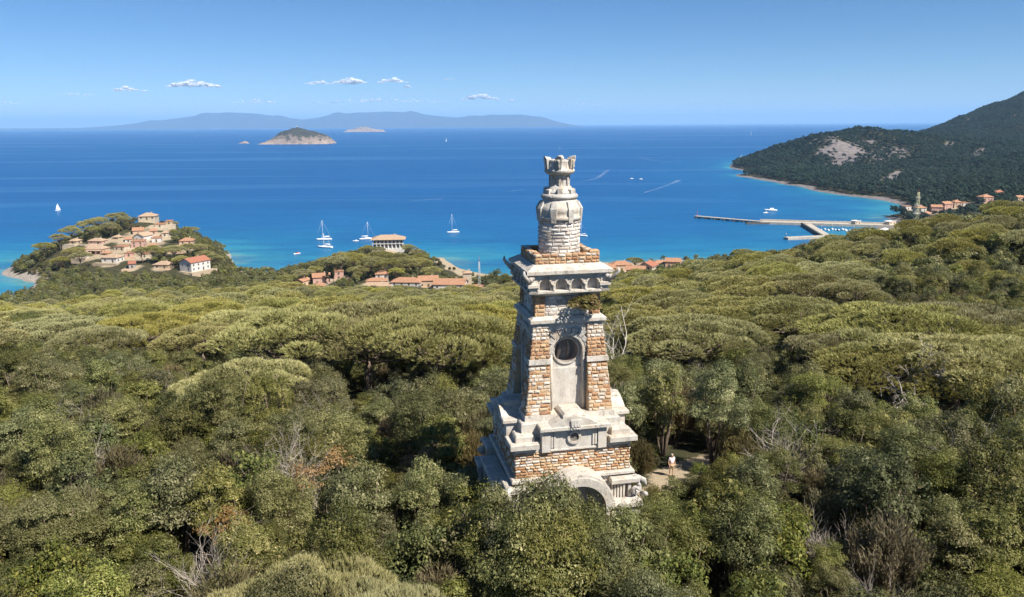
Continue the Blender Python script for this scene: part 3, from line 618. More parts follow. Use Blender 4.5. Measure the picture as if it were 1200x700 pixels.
# four battered corner piers
def ho(z): return 2.42-.52*(z-10)/4.8
for k in range(4):
    m = MB(MS[k]); h0, h1 = ho(10), ho(14.8); e = .04
    m.hexa([(1.05, -h0+e, 10), (h0-e, -h0+e, 10), (h0-e, -1.05, 10), (1.05, -1.05, 10), (1.03, -h1+e, 14.8), (h1-e, -h1+e, 14.8), (h1-e, -1.03, 14.8), (1.03, -1.03, 14.8)])
    def tn(u, v):
        if v > .83: return .72+.28*random.random()
        if v > .63: return random.random()*.5
        return random.random()*.62 if random.random() < .52 else .55+.45*random.random()
    m.blocks((1.03, -h0+e, 10), (h0, -h0+e, 10), (h1, -h1+e, 14.78), (1.03, -h1+e, 14.78), (0, -.995, .1), .2, .40, .055, tn)
    m.blocks((h0-e, -h0, 10), (h0-e, -1.03, 10), (h1-e, -1.03, 14.78), (h1-e, -h1, 14.78), (.995, 0, .1), .2, .40, .055, tn)
    pr = m.build('corner_pier', M['brick'], tw)
    z = 12.72; h = ho(z)+.07; m = MB(MS[k]); m.hexa([(.99, -h, z), (h, -h, z), (h, -.99, z), (.99, -.99, z), (.99, -h+.03, z+.26), (h-.03, -h+.03, z+.26), (h-.03, -.99, z+.26), (.99, -.99, z+.26)]); m.build('pier_band', M['marble'], pr)
    # arched niche between the piers
    m = MB(MS[k]); m.archpanel(-1.06, 1.06, 10.0, 14.79, -1.79, -1.5, 0, 13.3, .82, 10.0)
    m.blocks((-1.02, -1.795, 13.9), (-.62, -1.795, 14.0), (-.62, -1.795, 14.75), (-1.02, -1.795, 14.75), (0, -1, 0), .22, .4, .04)
    m.blocks((.62, -1.795, 14.0), (1.02, -1.795, 13.9), (1.02, -1.795, 14.75), (.62, -1.795, 14.75), (0, -1, 0), .22, .4, .04)
    ni = m.build('niche_surround', M['white_block'], tw)
    m = MB(MS[k]); holepanel(m, -.9, .9, 10, 14.5, -1.52, 0, 13.22, .66); m.box(-.82, .82, -1.62, -1.53, 10, 12.3); m.build('niche_panel', M['smooth'], ni)
    m = MB(MS[k]); C_ = circ(0, 13.22, .66, 28)
    for q in range(28): m.face([*[m.pts([p]) for p in ((C_[q][0], -1.52, C_[q][1]), (C_[q+1][0], -1.52, C_[q+1][1]), (C_[q+1][0], -.85, C_[q+1][1]), (C_[q][0], -.85, C_[q][1]))]])
    i = m.pts([(x, -.85, z) for x, z in C_[:-1]]); m.face([i+q for q in range(28)])
    m.tube([(-.3, -.98, 13.8), (-.18, -1.06, 13.3), (-.35, -1.0, 12.65)], [.1, .16, .06], 7); m.tube([(.2, -.95, 13.8), (.32, -1.0, 13.2), (.25, -.98, 12.7)], [.06, .1, .05], 7)
    m.build('round_window', M['recess'], ni)
    m = MB(MS[k]); ringseg(m, 0, 13.22, .66, .74, -1.60, -1.5, 28, 0, 2*math.pi); ringseg(m, 0, 13.3, .82, .98, -1.90, -1.72, 20)
    for s_ in (-1, 1): m.tube([(s_*.9, -1.86, 10), (s_*.9, -1.83, 13.3)], .075, 8); m.box(*sorted((s_*.8, s_*1.02)), -1.92, -1.75, 13.2, 13.32)
    m.build('archivolt', M['marble'], ni)
    m = MB(MS[k])
    for q in range(9):
        a = math.pi*(.08+.84*q/8); da = .14; r0, r1 = .99, 1.28 if q % 2 else 1.42
        if q == 4: r1 = 1.2
        if abs(math.cos(a))*r1 > 1.02: r1 = 1.02/abs(math.cos(a))
        if r1 < 1.03: continue
        ringseg(m, 0, 13.3, r0, r1, -1.93, -1.77, 2, a-da, a+da)
    m.build('voussoirs', M['carved'], ni)
m = MB(); m.box(-1.96, 1.96, -1.96, 1.96, 14.8, 14.9); m.box(-2.06, 2.06, -2.06, 2.06, 14.902, 15.1, b=.03); m.frust(2.0, 15.1, 1.86, 15.22); m.build('string_course', M['marble'], tw)
m = MB(); m.frust(1.66, 15.2, 1.62, 16.52)
for k in range(4):
    m.M = MS[k]; m.blocks((-1.22, -1.665, 15.22), (1.22, -1.665, 15.22), (1.2, -1.63, 16.5), (-1.2, -1.63, 16.5), (0, -1, 0), .21, .42, .05)
m.build('upper_stage', M['white_block'], tw)
for k in range(4):
    m = MB(MS[k]); m.box(1.23, 1.74, -1.74, -1.23, 15.21, 16.5)
    for a, b, c, d, nn in (((1.22, -1.745, 15.22), (1.8, -1.745, 15.22), (1.78, -1.745, 16.5), (1.2, -1.745, 16.5), (0, -1, 0)), ((1.745, -1.8, 15.22), (1.745, -1.22, 15.22), (1.745, -1.2, 16.5), (1.745, -1.78, 16.5), (1, 0, 0))):
        m.blocks(a, b, c, d, nn, .21, .32, .05, lambda u, v: random.random()*.6)
    m.build('corner_quoins', M['brick'], tw)
m = MB(); m.box(-1.72, 1.72, -1.72, 1.72, 16.52, 17.3); m.build('arcade_core', M['carved'], tw)
for k in range(4):
    m = MB(MS[k]); m.box(-1.9, 1.9, -1.9, -1.502, 16.51, 16.63, b=.02)
    for q in range(4):
        x = -1.5+.75*q; m.archpanel(x, x+.75, 16.632, 17.3, -1.8, -1.501, x+.375, 16.98, .26, 16.632, n=10)
        ringseg(m, x+.375, 16.98, .27, .34, -1.84, -1.78, 10)
    for q in range(5): m.lathe([(.06, 0), (.05, .06), (.045, .28), (.075, .34)], 8, (-1.5+.75*q, -1.85, 16.63)); m.box(-1.57+.75*q, -1.43+.75*q, -1.88, -1.78, 16.95, 17.0)
    m.box(1.5, 1.84, -1.84, -1.5, 16.634, 17.3); m.box(1.42, 1.95, -1.95, -1.42, 16.84, 17.02, b=.03)
    m.v = [(x*1.14, y*1.14, z) for x, y, z in m.v]; m.hexa([(-1.74, -1.74, 16.3), (1.74, -1.74, 16.3), (1.5, -1.5, 16.3), (-1.5, -1.5, 16.3), (-2.0, -2.0, 16.515), (2.0, -2.0, 16.515), (1.5, -1.5, 16.515), (-1.5, -1.5, 16.515)]) if not m.M else m.hexa([(-1.74, -1.74, 16.3), (1.74, -1.74, 16.3), (1.5, -1.5, 16.3), (-1.5, -1.5, 16.3), (-2.0, -2.0, 16.515), (2.0, -2.0, 16.515), (1.5, -1.5, 16.515), (-1.5, -1.5, 16.515)])
    m.build('arcade', M['marble'], tw)
m = MB(); m.box(-2.06, 2.06, -2.06, 2.06, 17.3, 17.42); m.box(-2.15, 2.15, -2.15, 2.15, 17.422, 17.52)
m.box(-2.3, 2.3, -2.3, 2.3, 17.522, 17.72, b=.02); m.frust(2.25, 17.72, 1.84, 17.97); m.build('cornice', M['marble'], tw)
for k in range(4):
    m = MB(MS[k]); c = 2.1
    for q in range(5):
        a = 2*math.pi*q/5; m.lathe([(.02, -.16), (.11, -.08), (.14, .02), (.09, .12), (.02, .16)], 7, (c+.12*math.cos(a), -c+.12*math.sin(a), 17.28+.05*(q % 2)))
    m.tube([(c-.1, -c+.1, 17.0), (c+.1, -c-.1, 17.2), (c+.3, -c-.3, 17.42), (c+.42, -c-.42, 17.62), (c+.4, -c-.4, 17.8)], [.1, .13, .11, .09, .04], 7)
    m.build('corner_ornament', M['carved'], tw)
for k in range(4):
    m = MB(MS[k]); top = 18.5; m.box(-1.7, 1.36, -1.7, -1.38, 17.96, top-.06)
    tb = lambda u, v: random.random()*.62 if random.random() < .8 else .65+.3*random.random()
    m.blocks((-1.74, -1.705, 17.97), (1.74, -1.705, 17.97), (1.74, -1.705, top), (-1.74, -1.705, top), (0, -1, 0), .18, .36, .05, tb)
    m.blocks((1.4, -1.375, 17.97), (-1.4, -1.375, 17.97), (-1.4, -1.375, top), (1.4, -1.375, top), (0, 1, 0), .18, .36, .03, tb)
    m.blocks((-1.74, -1.72, top-.06), (1.4, -1.72, top-.06), (1.4, -1.36, top-.06), (-1.74, -1.36, top-.06), (0, 0, 1), .36, .4, .07, tb)
    if k == 0: m.box(1.2, 1.72, -1.72, -1.36, top-.02, top+.14, .4, b=.06)
    m.build('parapet', M['brick'], tw)
m = MB(); m.lathe([(1.08, 17.9), (1.08, 20.15)], 28); RB = 1.1
fl = MB()
fl.blocks((0, 0, 18.0), (2*math.pi*RB, 0, 18.0), (2*math.pi*RB, 0, 20.12), (0, 0, 20.12), (0, -1, 0), .2, .46, .04, joint=.014)
i = len(m.v)
for (x, y, z) in fl.v:
    a = x/RB; m.v.append(((RB-y)*math.cos(a), (RB-y)*math.sin(a), z))
for fc, tt in zip(fl.f, fl.t): m.face([i+q for q in fc], tt)
m.box(-.95, .75, -1.5, -.9, 17.95, 18.42, .9, b=.05); m.build('lantern_drum', M['white_block'], tw)
m = MB(); m.lathe([(1.1, 20.1), (1.2, 20.12), (1.2, 20.3), (1.14, 20.34), (1.15, 20.5), (1.17, 20.54), (1.17, 20.74), (1.08, 20.86), (.98, 21.02), (.91, 21.14), (.87, 21.22)], 32); dm = m.build('dome', M['marble'], tw)
for q in range(8):
    a = 2*math.pi*(q+.35)/8; mm = Matrix.Rotation(a, 4, 'Z'); m = MB(mm)
    m.hexa([(1.1, -.14, 20.0), (1.2, -.12, 20.0), (1.2, .12, 20.0), (1.1, .14, 20.0), (1.0, -.2, 20.78), (1.25, -.17, 20.72), (1.25, .17, 20.72), (1.0, .2, 20.78)])
    m.hexa([(1.0, -.2, 20.78), (1.25, -.17, 20.72), (1.25, .17, 20.72), (1.0, .2, 20.78), (.86, -.15, 21.1), (1.05, -.13, 21.08), (1.05, .13, 21.08), (.86, .15, 21.1)])
    m.build('dome_bracket', M['carved'], dm)
m = MB(); m.lathe([(.86, 21.18), (.97, 21.24), (1.0, 21.34), (.93, 21.44), (.84, 21.47)], 28)
m.lathe([(.78, 21.46), (.74, 21.6), (.66, 21.62), (.64, 21.82), (.52, 21.88), (.47, 22.0), (.45, 22.4), (.56, 22.48)], 22)
for q in range(7):
    a = 2*math.pi*q/7; m.M = Matrix.Rotation(a, 4, 'Z'); m.box(.5, .84, -.13, .13, 21.46, 21.72+.08*(q % 2), b=.05); m.box(.38, .56, -.06, .06, 21.85, 22.42)
m.build('lantern_neck', M['carved'], tw)
m = MB(); m.lathe([(.5, 22.42), (.72, 22.47), (.9, 22.56), (.97, 22.68), (.93, 22.78), (.84, 22.82), (.80, 23.2), (.84, 23.34), (.70, 23.34), (.66, 22.95)], 24)
for q in range(6):
    a = 2*math.pi*(q+.18)/6; m.M = Matrix.Rotation(a, 4, 'Z')
    m.hexa([(.68, -.17, 22.8), (.92, -.17, 22.8), (.92, .17, 22.8), (.68, .17, 22.8), (.66, -.2, 23.36), (1.0, -.22, 23.4), (1.0, .22, 23.4), (.66, .2, 23.36)])
    if q != 2: m.hexa([(.66, -.2, 23.36), (1.0, -.22, 23.4), (1.0, .22, 23.4), (.66, .2, 23.36), (.7, -.13, 23.5), (1.08, -.12, 23.56), (1.08, .12, 23.56), (.7, .13, 23.5)])
    m.tube([(.9, 0, 22.75), (1.0, .02, 22.95), (.96, 0, 23.15), (1.05, 0, 23.35)], [.05, .08, .06, .1], 6)
m.v = [(x*.84, y*.84, 22.42+(z-22.42)*.88) for x, y, z in m.v]; m.build('lantern_crown', M['carved'], tw)
# arched porch in front, with flanking ledges and scrolls; the left side has the ledges only
for k in range(2):
    if k == 0:
        m = MB(MS[k]); ringseg(m, 0, 5.35, 1.42, 1.85, -4.55, -3.15, 22); ringseg(m, 0, 5.35, 1.86, 1.96, -4.35, -3.15, 22)
        for s_ in (-1, 1): m.box(*sorted((s_*1.42, s_*1.85)), -4.55, -3.15, -.6, 5.35)
        po = m.build('porch_arch', M['marble'], tw)
        m = MB(MS[k]); ringseg(m, 0, 5.35, 1.0, 1.41, -3.9, -3.2, 20); m.prism(circ(0, 5.35, 1.0, 18, 0, math.pi), -3.5, -3.2)
        for s_ in (-1, 1): m.box(*sorted((s_*1.0, s_*1.41)), -3.9, -3.2, -.6, 5.35)
        m.build('porch_tympanum', M['white_block'], po)
        m = MB(MS[k]); m.box(-.99, .99, -3.45, -3.21, -.6, 5.34); m.build('porch_door', M['opening_dark'], po)
    else:
        m = MB(MS[k]); m.box(-1.9, 1.9, -4.0, -3.2, -.6, 5.9); m.box(-2.0, 2.0, -4.15, -3.2, 5.9, 6.1, b=.05); po = m.build('side_buttress', M['marble'], tw)
    for s_ in (-1, 1):
        m = MB(MS[k]); m.box(*sorted((s_*1.97, s_*3.5)), -4.1, -3.2, -.6, 5.15); m.box(*sorted((s_*1.97, s_*3.55)), -3.75, -3.2, 6.3, 6.55, b=.04)
        m.box(*sorted((s_*1.97, s_*3.6)), -4.25, -3.2, 5.152, 5.42, b=.05)
        for q in range(5): m.box(*sorted((s_*(2.05+.15*q), s_*(2.15+.15*q))), -3.48-.04*q, -3.2, 5.42, 6.3)
        lg = m.build('porch_ledge', M['marble'], po)
        m = MB(MS[k]); m.box(*sorted((s_*2.95, s_*3.1)), -3.62, -3.2, 5.42, 6.3)
        sp_ = [(s_*(3.32+(.34-.04*q*.5)*math.cos(2.2-q*.62)), -3.5-.035*q, 5.95+(.42-.028*q)*math.sin(2.2-q*.62)) for q in range(15)]
        m.tube(sp_, [.13]*9+[.12, .11, .1, .09, .08, .06], 7)
        m.tube([(s_*3.1, -3.4, 6.42), (s_*3.5, -3.55, 6.5), (s_*3.8, -3.7, 6.36), (s_*3.86, -3.8, 6.12)], [.1, .15, .15, .07], 7)
        m.tube([(s_*3.7, -3.6, 5.5), (s_*3.85, -3.85, 5.62), (s_*3.72, -4.0, 5.8)], [.16, .15, .05], 7)
        m.build('carved_scroll', M['carved'], po)
tw.location.z = 86.93

# ------------------------------------------------------------------ vegetation builders
def unit(n, r): v = r.normal(size=(n, 3)); return v/np.linalg.norm(v, axis=1, keepdims=True)
def leaves(P, N, L, W, r):
    """one rhombic leaf spray per point, facing N"""
    n = len(P); t = np.cross(N, unit(n, r)); t /= np.linalg.norm(t, axis=1, keepdims=True)+1e-9; b = np.cross(N, t)
    big = np.where(r.uniform(size=(n, 1)) < .12, 1.7, 1.); L = L*big*r.uniform(.55, 1.35, (n, 1)); W = W*big*r.uniform(.55, 1.35, (n, 1))
    V = np.stack([P-t*L/2, P+b*W/2+N*W*.12, P+t*L/2, P-b*W/2+N*W*.12], 1).reshape(-1, 3)
    return V, np.arange(n*4).reshape(-1, 4)
def crown_mesh(name, seed, R_=2.1, zc=3.1, hz_=2.35, ncl=46, per=230, L=.15, W=.10, cr=(.26, .42), upb=.35, mat='oak', flat=1., hole=.0, tonebias=0.):
    r = np.random.default_rng(seed); Ps, Ns, Ts = [], [], []
    lob = r.uniform(0, 6.28, 4)
    for k in range(ncl):
        d = unit(1, r)[0]
        while d[2] < -.45: d = unit(1, r)[0]
        az = math.atan2(d[1], d[0]); rr = R_*(1+.18*math.sin(2*az+lob[0])+.12*math.sin(3*az+lob[1]))
        c = np.array([d[0]*rr, d[1]*rr, zc+d[2]*hz_*(1+.16*math.sin(3*az+lob[2])*d[2])])*np.array([1, 1, 1.])
        q = r.uniform(.5, .86); c = np.array([c[0]*q, c[1]*q, zc+(c[2]-zc)*q]); cr_ = R_*r.uniform(*cr); n = int(per*r.uniform(.6, 1.3)*(cr_/R_/.34)**2)
        u = unit(n, r); u[:, 2] = np.abs(u[:, 2])*.75+u[:, 2]*.25; rad = cr_*r.uniform(.72, 1.06, (n, 1))*(1+.18*np.sin(u[:, :1]*7+u[:, 1:2]*6+k))
        Ps.append(c+u*rad*np.array([1, 1, .8*flat])); N = u+upb*np.array([0, 0, 1])+.55*unit(n, r); Ns.append(N/np.linalg.norm(N, axis=1, keepdims=True))
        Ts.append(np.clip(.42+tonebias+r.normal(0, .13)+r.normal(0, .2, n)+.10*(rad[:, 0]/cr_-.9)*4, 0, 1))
    P, N, T = map(np.concatenate, (Ps, Ns, Ts)); V, Fc = leaves(P, N, L, W, r); me = rawmesh(name, V, Fc, T); me.materials.append(M[mat]); return me
def trunk_mesh(name, seed, H=3.2, R_=1.6, n=5, rad=.12, mat='bark'):
    r = random.Random(seed); m = MB()
    for k in range(n):
        a = 2*math.pi*k/n+r.uniform(-.4, .4); q = r.uniform(.55, 1.)*R_; x0, y0 = .1*math.cos(a), .1*math.sin(a)
        m.tube([(x0, y0, -.4), (x0*2+q*.25*math.cos(a), y0*2+q*.25*math.sin(a), H*.4), (q*.6*math.cos(a+.2), q*.6*math.sin(a+.2), H*.8), (q*math.cos(a), q*math.sin(a), H*r.uniform(1.05, 1.4))], [rad, rad*.75, rad*.5, rad*.15], 5)
    me = bpy.data.meshes.new(name); me.from_pydata(m.v, [], m.f); me.polygons.foreach_set('use_smooth', np.ones(len(m.f), bool)); me.materials.append(M[mat]); return me
def twig_mesh(name, seed, H=4., spread=1.3, n=16, depth=3, r0=.035, mat='twig', stem=0.):
    r = random.Random(seed); m = MB()
    def grow(p, d, L, rad, lev):
        pts = [p]; q = p
        for k in range(3):
            d = (d+Vector((r.gauss(0, .16), r.gauss(0, .16), r.gauss(.03, .12)))).normalized(); q = q+d*L/3; pts.append(q)
        m.tube(pts, [rad, rad*.85, rad*.65, rad*.4], 4 if lev < 2 else 3, cap=False)
        if lev < depth:
            for k in range(r.randint(2, 4)):
                s_ = pts[r.randint(1, 3)]; dd = (d+Vector((r.gauss(0, .55), r.gauss(0, .55), r.gauss(.1, .35)))).normalized(); grow(s_, dd, L*r.uniform(.5, .75), rad*.55, lev+1)
    for k in range(n):
        a = r.uniform(0, 6.28); sp = r.uniform(.1, 1)*spread/H; d = Vector((math.cos(a)*sp, math.sin(a)*sp, 1)).normalized(); grow(Vector((.12*math.cos(a), .12*math.sin(a), stem)), d, H*r.uniform(.35, .55), r0*r.uniform(.7, 1.2), 0)
    me = bpy.data.meshes.new(name); me.from_pydata(m.v, [], m.f); me.materials.append(M[mat]); return me
def blades(P, D, L, W, r):
    n = len(P); s_ = np.cross(D, unit(n, r)); s_ /= np.linalg.norm(s_, axis=1, keepdims=True)+1e-9; L = L*r.uniform(.6, 1.25, (n, 1))
    V = np.stack([P-s_*W/2, P+s_*W/2, P+D*L], 1).reshape(-1, 3); return V, np.arange(n*3).reshape(-1, 3)
def pine_mesh(name, seed, R_=5.6, H=9.5, th=2.6, nl=20, tuft=.36, nb=14, mat='pine', dens=1.):
    """umbrella crown: overlapping shallow domes carrying brushes of upturned needles"""
    r = np.random.default_rng(seed); lobes = []
    for k in range(nl):
        a = k*2.399+r.uniform(-.3, .3); q = R_*math.sqrt((k+.4)/nl)*.82; lr = R_*r.uniform(.21, .40); q *= r.uniform(.86, 1.16)
        lobes.append((q*math.cos(a), q*math.sin(a), H-th*.95*(q/R_)**1.7-lr*.42+r.uniform(-.6, .4), lr))
    P, D, T = [], [], []
    for (lx, ly, lz, lr) in lobes:
        n = int(2*math.pi*lr*lr/(tuft**2*.36)*dens*.5); u = unit(n, r); u[:, 2] = np.abs(u[:, 2])-.22; c = np.array([lx, ly, lz])+u*lr*np.array([1, 1, .55])*r.uniform(.86, 1.03, (n, 1))
        keep = np.ones(n, bool)
        for (ox, oy, oz, orr) in lobes:
            if (ox, oy) != (lx, ly): keep &= (((c-np.array([ox, oy, oz]))/np.array([orr, orr, orr*.55]))**2).sum(1) > .62
        c, u = c[keep], u[keep]; n = len(c); tt = r.normal(0, .07)+r.normal(.5, .12, n)
        d = u*.8+np.array([0, 0, .75])+.25*unit(n, r)
        P.append(np.repeat(c, nb, 0)+.06*unit(n*nb, r)); dd = np.repeat(d/np.linalg.norm(d, axis=1, keepdims=True), nb, 0)+.48*unit(n*nb, r); D.append(dd/np.linalg.norm(dd, axis=1, keepdims=True)); T.append(np.repeat(tt, nb)+r.normal(0, .14, n*nb))
    V, Fc = blades(np.concatenate(P), np.concatenate(D), tuft*1.15, tuft*.19, r); me = rawmesh(name, V, Fc, np.clip(np.concatenate(T), 0, 1)); me.materials.append(M[mat])
    m = MB(); rr = random.Random(seed); hb = H-th-1.8
    m.tube([(0, 0, -.6), (.12, .05, hb*.5), (-.1, .1, hb)], [.34, .27, .22], 8)
    for (lx, ly, lz, lr) in lobes:
        if rr.random() < .12: continue
        z0 = hb*rr.uniform(.62, 1.); e = Vector((lx, ly, lz-.1*lr)); b0 = Vector((0, 0, z0)); mid = b0.lerp(e, .5)+Vector((rr.uniform(-.4, .4), rr.uniform(-.4, .4), -.45)); m.tube([b0, b0.lerp(mid, .5)+Vector((0, 0, .1)), mid, e], [.15, .12, .09, .03], 5)
        for q in range(3):
            s_ = mid.lerp(e, rr.uniform(.2, .8)); m.tube([s_, s_+Vector((rr.uniform(-1, 1), rr.uniform(-1, 1), rr.uniform(.0, .8)))*lr*.7], [.05, .015], 4)
    me2 = bpy.data.meshes.new(name+'_trunk'); me2.from_pydata(m.v, [], m.f); me2.polygons.foreach_set('use_smooth', np.ones(len(m.f), bool)); me2.materials.append(M['bark']); return me, me2
def heath_mesh(name, seed, R_=1.3, H=3.2, mat='heath'):
    r = np.random.default_rng(seed); P, D, T = [], [], []
    for k in range(70):
        a = r.uniform(0, 6.28); q = R_*math.sqrt(r.uniform(0, 1)); top = H*(1-.35*(q/R_)**2)*r.uniform(.8, 1.1); n = 110; h = r.uniform(.25, 1., n)**.6
        base = np.array([q*math.cos(a)*.5, q*math.sin(a)*.5, 0]); tip = np.array([q*math.cos(a), q*math.sin(a), top]); c = base+(tip-base)*h[:, None]+r.normal(0, .11, (n, 3)); P.append(c)
        d = np.array([math.cos(a)*.35, math.sin(a)*.35, 1.])+.6*unit(n, r); D.append(d/np.linalg.norm(d, axis=1, keepdims=True)); T.append(np.clip(r.normal(.45, .1)+.25*(h-.7)+r.normal(0, .12, n), 0, 1))
    V, Fc = blades(np.concatenate(P), np.concatenate(D), .26, .06, r); me = rawmesh(name, V, Fc, np.concatenate(T)); me.materials.append(M[mat]); return me

OAK = [crown_mesh('oak_crown', 10+k, R_=1.95+.12*(k % 3), hz_=2.0+.2*(k % 4), ncl=42+5*(k % 3), per=[380, 720][k % 2], L=[.125, .085][k % 2], W=[.06, .045][k % 2], cr=(.18, .38)) for k in range(8)]
OAKT = [trunk_mesh('oak_trunk', 30+k) for k in range(4)]
MAS = [crown_mesh('mastic_crown', 50+k, R_=1.7, zc=1.9, hz_=1.75, ncl=60, per=150, L=.11, W=.075, cr=(.18, .30), mat='mastic') for k in range(4)]
HEA = [heath_mesh('heath_crown', 60+k) for k in range(4)]; HTR = trunk_mesh('heath_stems', 66, 1.5, .6, 7, .04); MTR = trunk_mesh('shrub_stems', 67, 1.2, .8, 5, .05)
BAR = [twig_mesh('bare_twigs', 70+k, 4.2, 2.2, 22, 3, .03) for k in range(4)]
DEA = [crown_mesh('dead_foliage', 80+k, R_=1.3, zc=3.0, hz_=1.3, ncl=14, per=60, L=.14, W=.08, mat='dead') for k in range(2)]; DTR = [twig_mesh('dead_stems', 84+k, 4., 1.2, 3) for k in range(2)]
PIN = [pine_mesh('pine_crown', 90+k, R_=5.9+.6*(k % 3), th=1.9+.4*(k % 2), nl=20+3*(k % 3), tuft=.33, nb=12) for k in range(5)]

def plant(name, crown, trunk, loc, rz, sc, label, cat, group, zs=1., cname='crown', tname='trunk'):
    o_ = empty(name, loc, rz, label, cat, group); o_.scale = (sc, sc, sc*zs)
    if trunk is not None: link(tname, trunk, None, o_)
    if crown is not None: link(cname, crown, None, o_)
    return o_
TREES = []          # x, y, radius of what already stands
KEEP = [((PERSON[0], PERSON[1], PERSON[2]+1.0), .45), ((TW[0]+3.2*math.cos(PHI)+.7, TW[1]-3.6, 93.1), .7)]
def blocked(x, y, top, rad):
    dx, dy = x-TW[0], y-TW[1]; u = dx*math.cos(PHI)+dy*math.sin(PHI); v = -dx*math.sin(PHI)+dy*math.cos(PHI)
    if abs(u) < 3.3+rad*.75 and -4.2-rad*.75 < v < 3.4+rad*.75: return True
    for (px, py, pz), kr in KEEP:
        t = (x*px+y*py)/(px*px+py*py)
        if .3 < t < 1.08:
            d = math.hypot(x-px*t, y-py*t); zl = CZ+(pz-CZ)*t
            if d < rad*.8+kr and top > zl-.9: return True
    if dline(np.array([x]), np.array([y]), PATH)[0] < .5+rad*.45: return True
    return False
# umbrella pines one can tell apart: pixel of the crown top, distance, crown size
PL = [(345, 368, 88, 1.3), (428, 360, 92, 1.5), (508, 366, 86, 1.3), (568, 364, 93, 1.2), (470, 352, 112, 1.1), (390, 352, 118, 1.1), (590, 358, 118, 1.0), (530, 350, 128, 1.1),
      (110, 384, 105, 1.1), (170, 372, 118, 1.2), (235, 384, 106, 1.1), (290, 366, 116, 1.15), (60, 376, 126, 1.1), (330, 350, 135, 1.2), (240, 358, 140, 1.2), (150, 356, 150, 1.2), (285, 428, 70, .75), (20, 366, 150, 1.1),
      (750, 362, 104, 1.0), (812, 376, 92, 1.15), (868, 352, 112, 1.2), (930, 352, 108, 1.1), (800, 344, 132, 1.1), (880, 326, 150, 1.2), (950, 322, 150, 1.25), (1000, 330, 140, 1.1), (915, 310, 185, 1.3), (985, 308, 190, 1.2), (850, 318, 190, 1.2), (760, 338, 150, 1.1),
      (1022, 392, 82, 1.0), (1080, 366, 88, 1.5), (1150, 362, 91, 1.4), (1195, 378, 88, 1.15), (1050, 412, 76, 1.0), (1125, 402, 75, 1.3), (1195, 404, 74, 1.2), (1250, 390, 80, 1.1), (968, 392, 84, .85), (350, 683, 29, .62), (-40, 384, 110, 1.1), (440, 700, 27.5, .5)]
pinelab = 'broad yellow-green umbrella pine standing above the darker scrub'
kp = 0
def pine(x, y, ztop, sc, lab, grp, zs=None):
    global kp
    z = g1(x, y); cm, tm = PIN[kp % 5]; kp += 1; hs = max((ztop-z)/9.6, .35*sc) if ztop else sc*.95
    o_ = plant('umbrella_pine', cm, tm, (x, y, z), random.uniform(0, 6.28), sc, lab, 'pine tree', grp, hs/sc if zs is None else zs); TREES.append((x, y, 4.6*sc)); return o_
for (px, py, Y, sc) in PL:
    sc *= random.uniform(.9, 1.22) if py < 600 else 1.; p = atY(px, py, Y); z = g1(p[0], p[1]); sp = 'low umbrella pine with its crown cut by the bottom picture edge' if py > 650 else pinelab
    pine(p[0], p[1], min(max(p[2], z+4.), z+15), sc, sp, 'low pines at the bottom edge' if py > 650 else 'umbrella pines on the hillside')
FEAT = [(atY(a, b, c)[0], c) for a, b, c in ((345, 388, 88), (425, 362, 92), (508, 384, 86), (390, 388, 86), (470, 388, 87), (315, 388, 87), (1080, 372, 86), (1055, 420, 76), (1125, 412, 75), (1190, 412, 74), (800, 376, 92))]
# headland and town pines: base on the ground, found along the sight line
def hit(px, py, y0=200., y1=2900.):
    Y = np.arange(y0, y1, 1.5); d = ray(px, py); X = d[0]/d[1]*Y; Z = CZ+d[2]/d[1]*Y; k = np.argmax(ground(X, Y) > Z); return np.array([X[k], Y[k], Z[k]])
hl = 'dark green umbrella pine with a flat crown on the built-up headlands'
for (px, py, Y, sc) in [(140, 262, 690, 1.0), (133, 266, 680, 1.1), (147, 268, 670, .9), (100, 272, 660, 1.3), (84, 277, 650, 1.3), (115, 269, 665, 1.2), (70, 286, 625, 1.2), (52, 298, 610, 1.2), (110, 280, 640, 1.1), (130, 278, 645, 1.1), (88, 300, 600, 1.2), (70, 308, 590, 1.2), (95, 314, 570, 1.2),
      (167, 310, 575, 1.1), (180, 309, 580, 1.15), (205, 304, 590, 1.15), (220, 299, 600, 1.1), (193, 306, 585, 1.0), (240, 302, 590, 1.1), (212, 310, 572, .9), (235, 295, 610, 1.0), (250, 306, 585, 1.1), (201, 254, 700, .75), (219, 259, 700, .75), (226, 262, 695, .8), (180, 255, 705, .7),
      (430, 290, 600, 1.), (442, 292, 598, .9), (400, 304, 560, 1.3), (415, 308, 545, 1.4), (435, 312, 540, 1.4), (455, 315, 535, 1.4), (475, 314, 540, 1.4), (492, 312, 550, 1.4), (506, 318, 540, 1.2), (445, 304, 560, 1.3), (470, 304, 565, 1.3), (490, 303, 575, 1.2), (478, 292, 605, 1.), (488, 296, 600, .9), (385, 312, 550, 1.2), (370, 318, 535, 1.1), (355, 322, 525, 1.2), (335, 322, 510, 1.3), (322, 330, 480, 1.3), (340, 336, 470, 1.2), (300, 330, 470, 1.2), (400, 316, 540, 1.3), (465, 322, 528, 1.1), (420, 320, 530, 1.2),
      (744, 316, 590, .85)]:
    p = atY(px, py, Y); d = np.hypot(hp[:, 0]-p[0], hp[:, 1]-p[1]); 
    tall = px == 744
    pine(p[0], p[1], None, sc, 'single tall umbrella pine among the orange roofs right of the monument' if tall else hl, 'town pines' if tall else 'umbrella pines on the headlands', zs=1.25 if tall else (1.15 if py < 318 else .9))

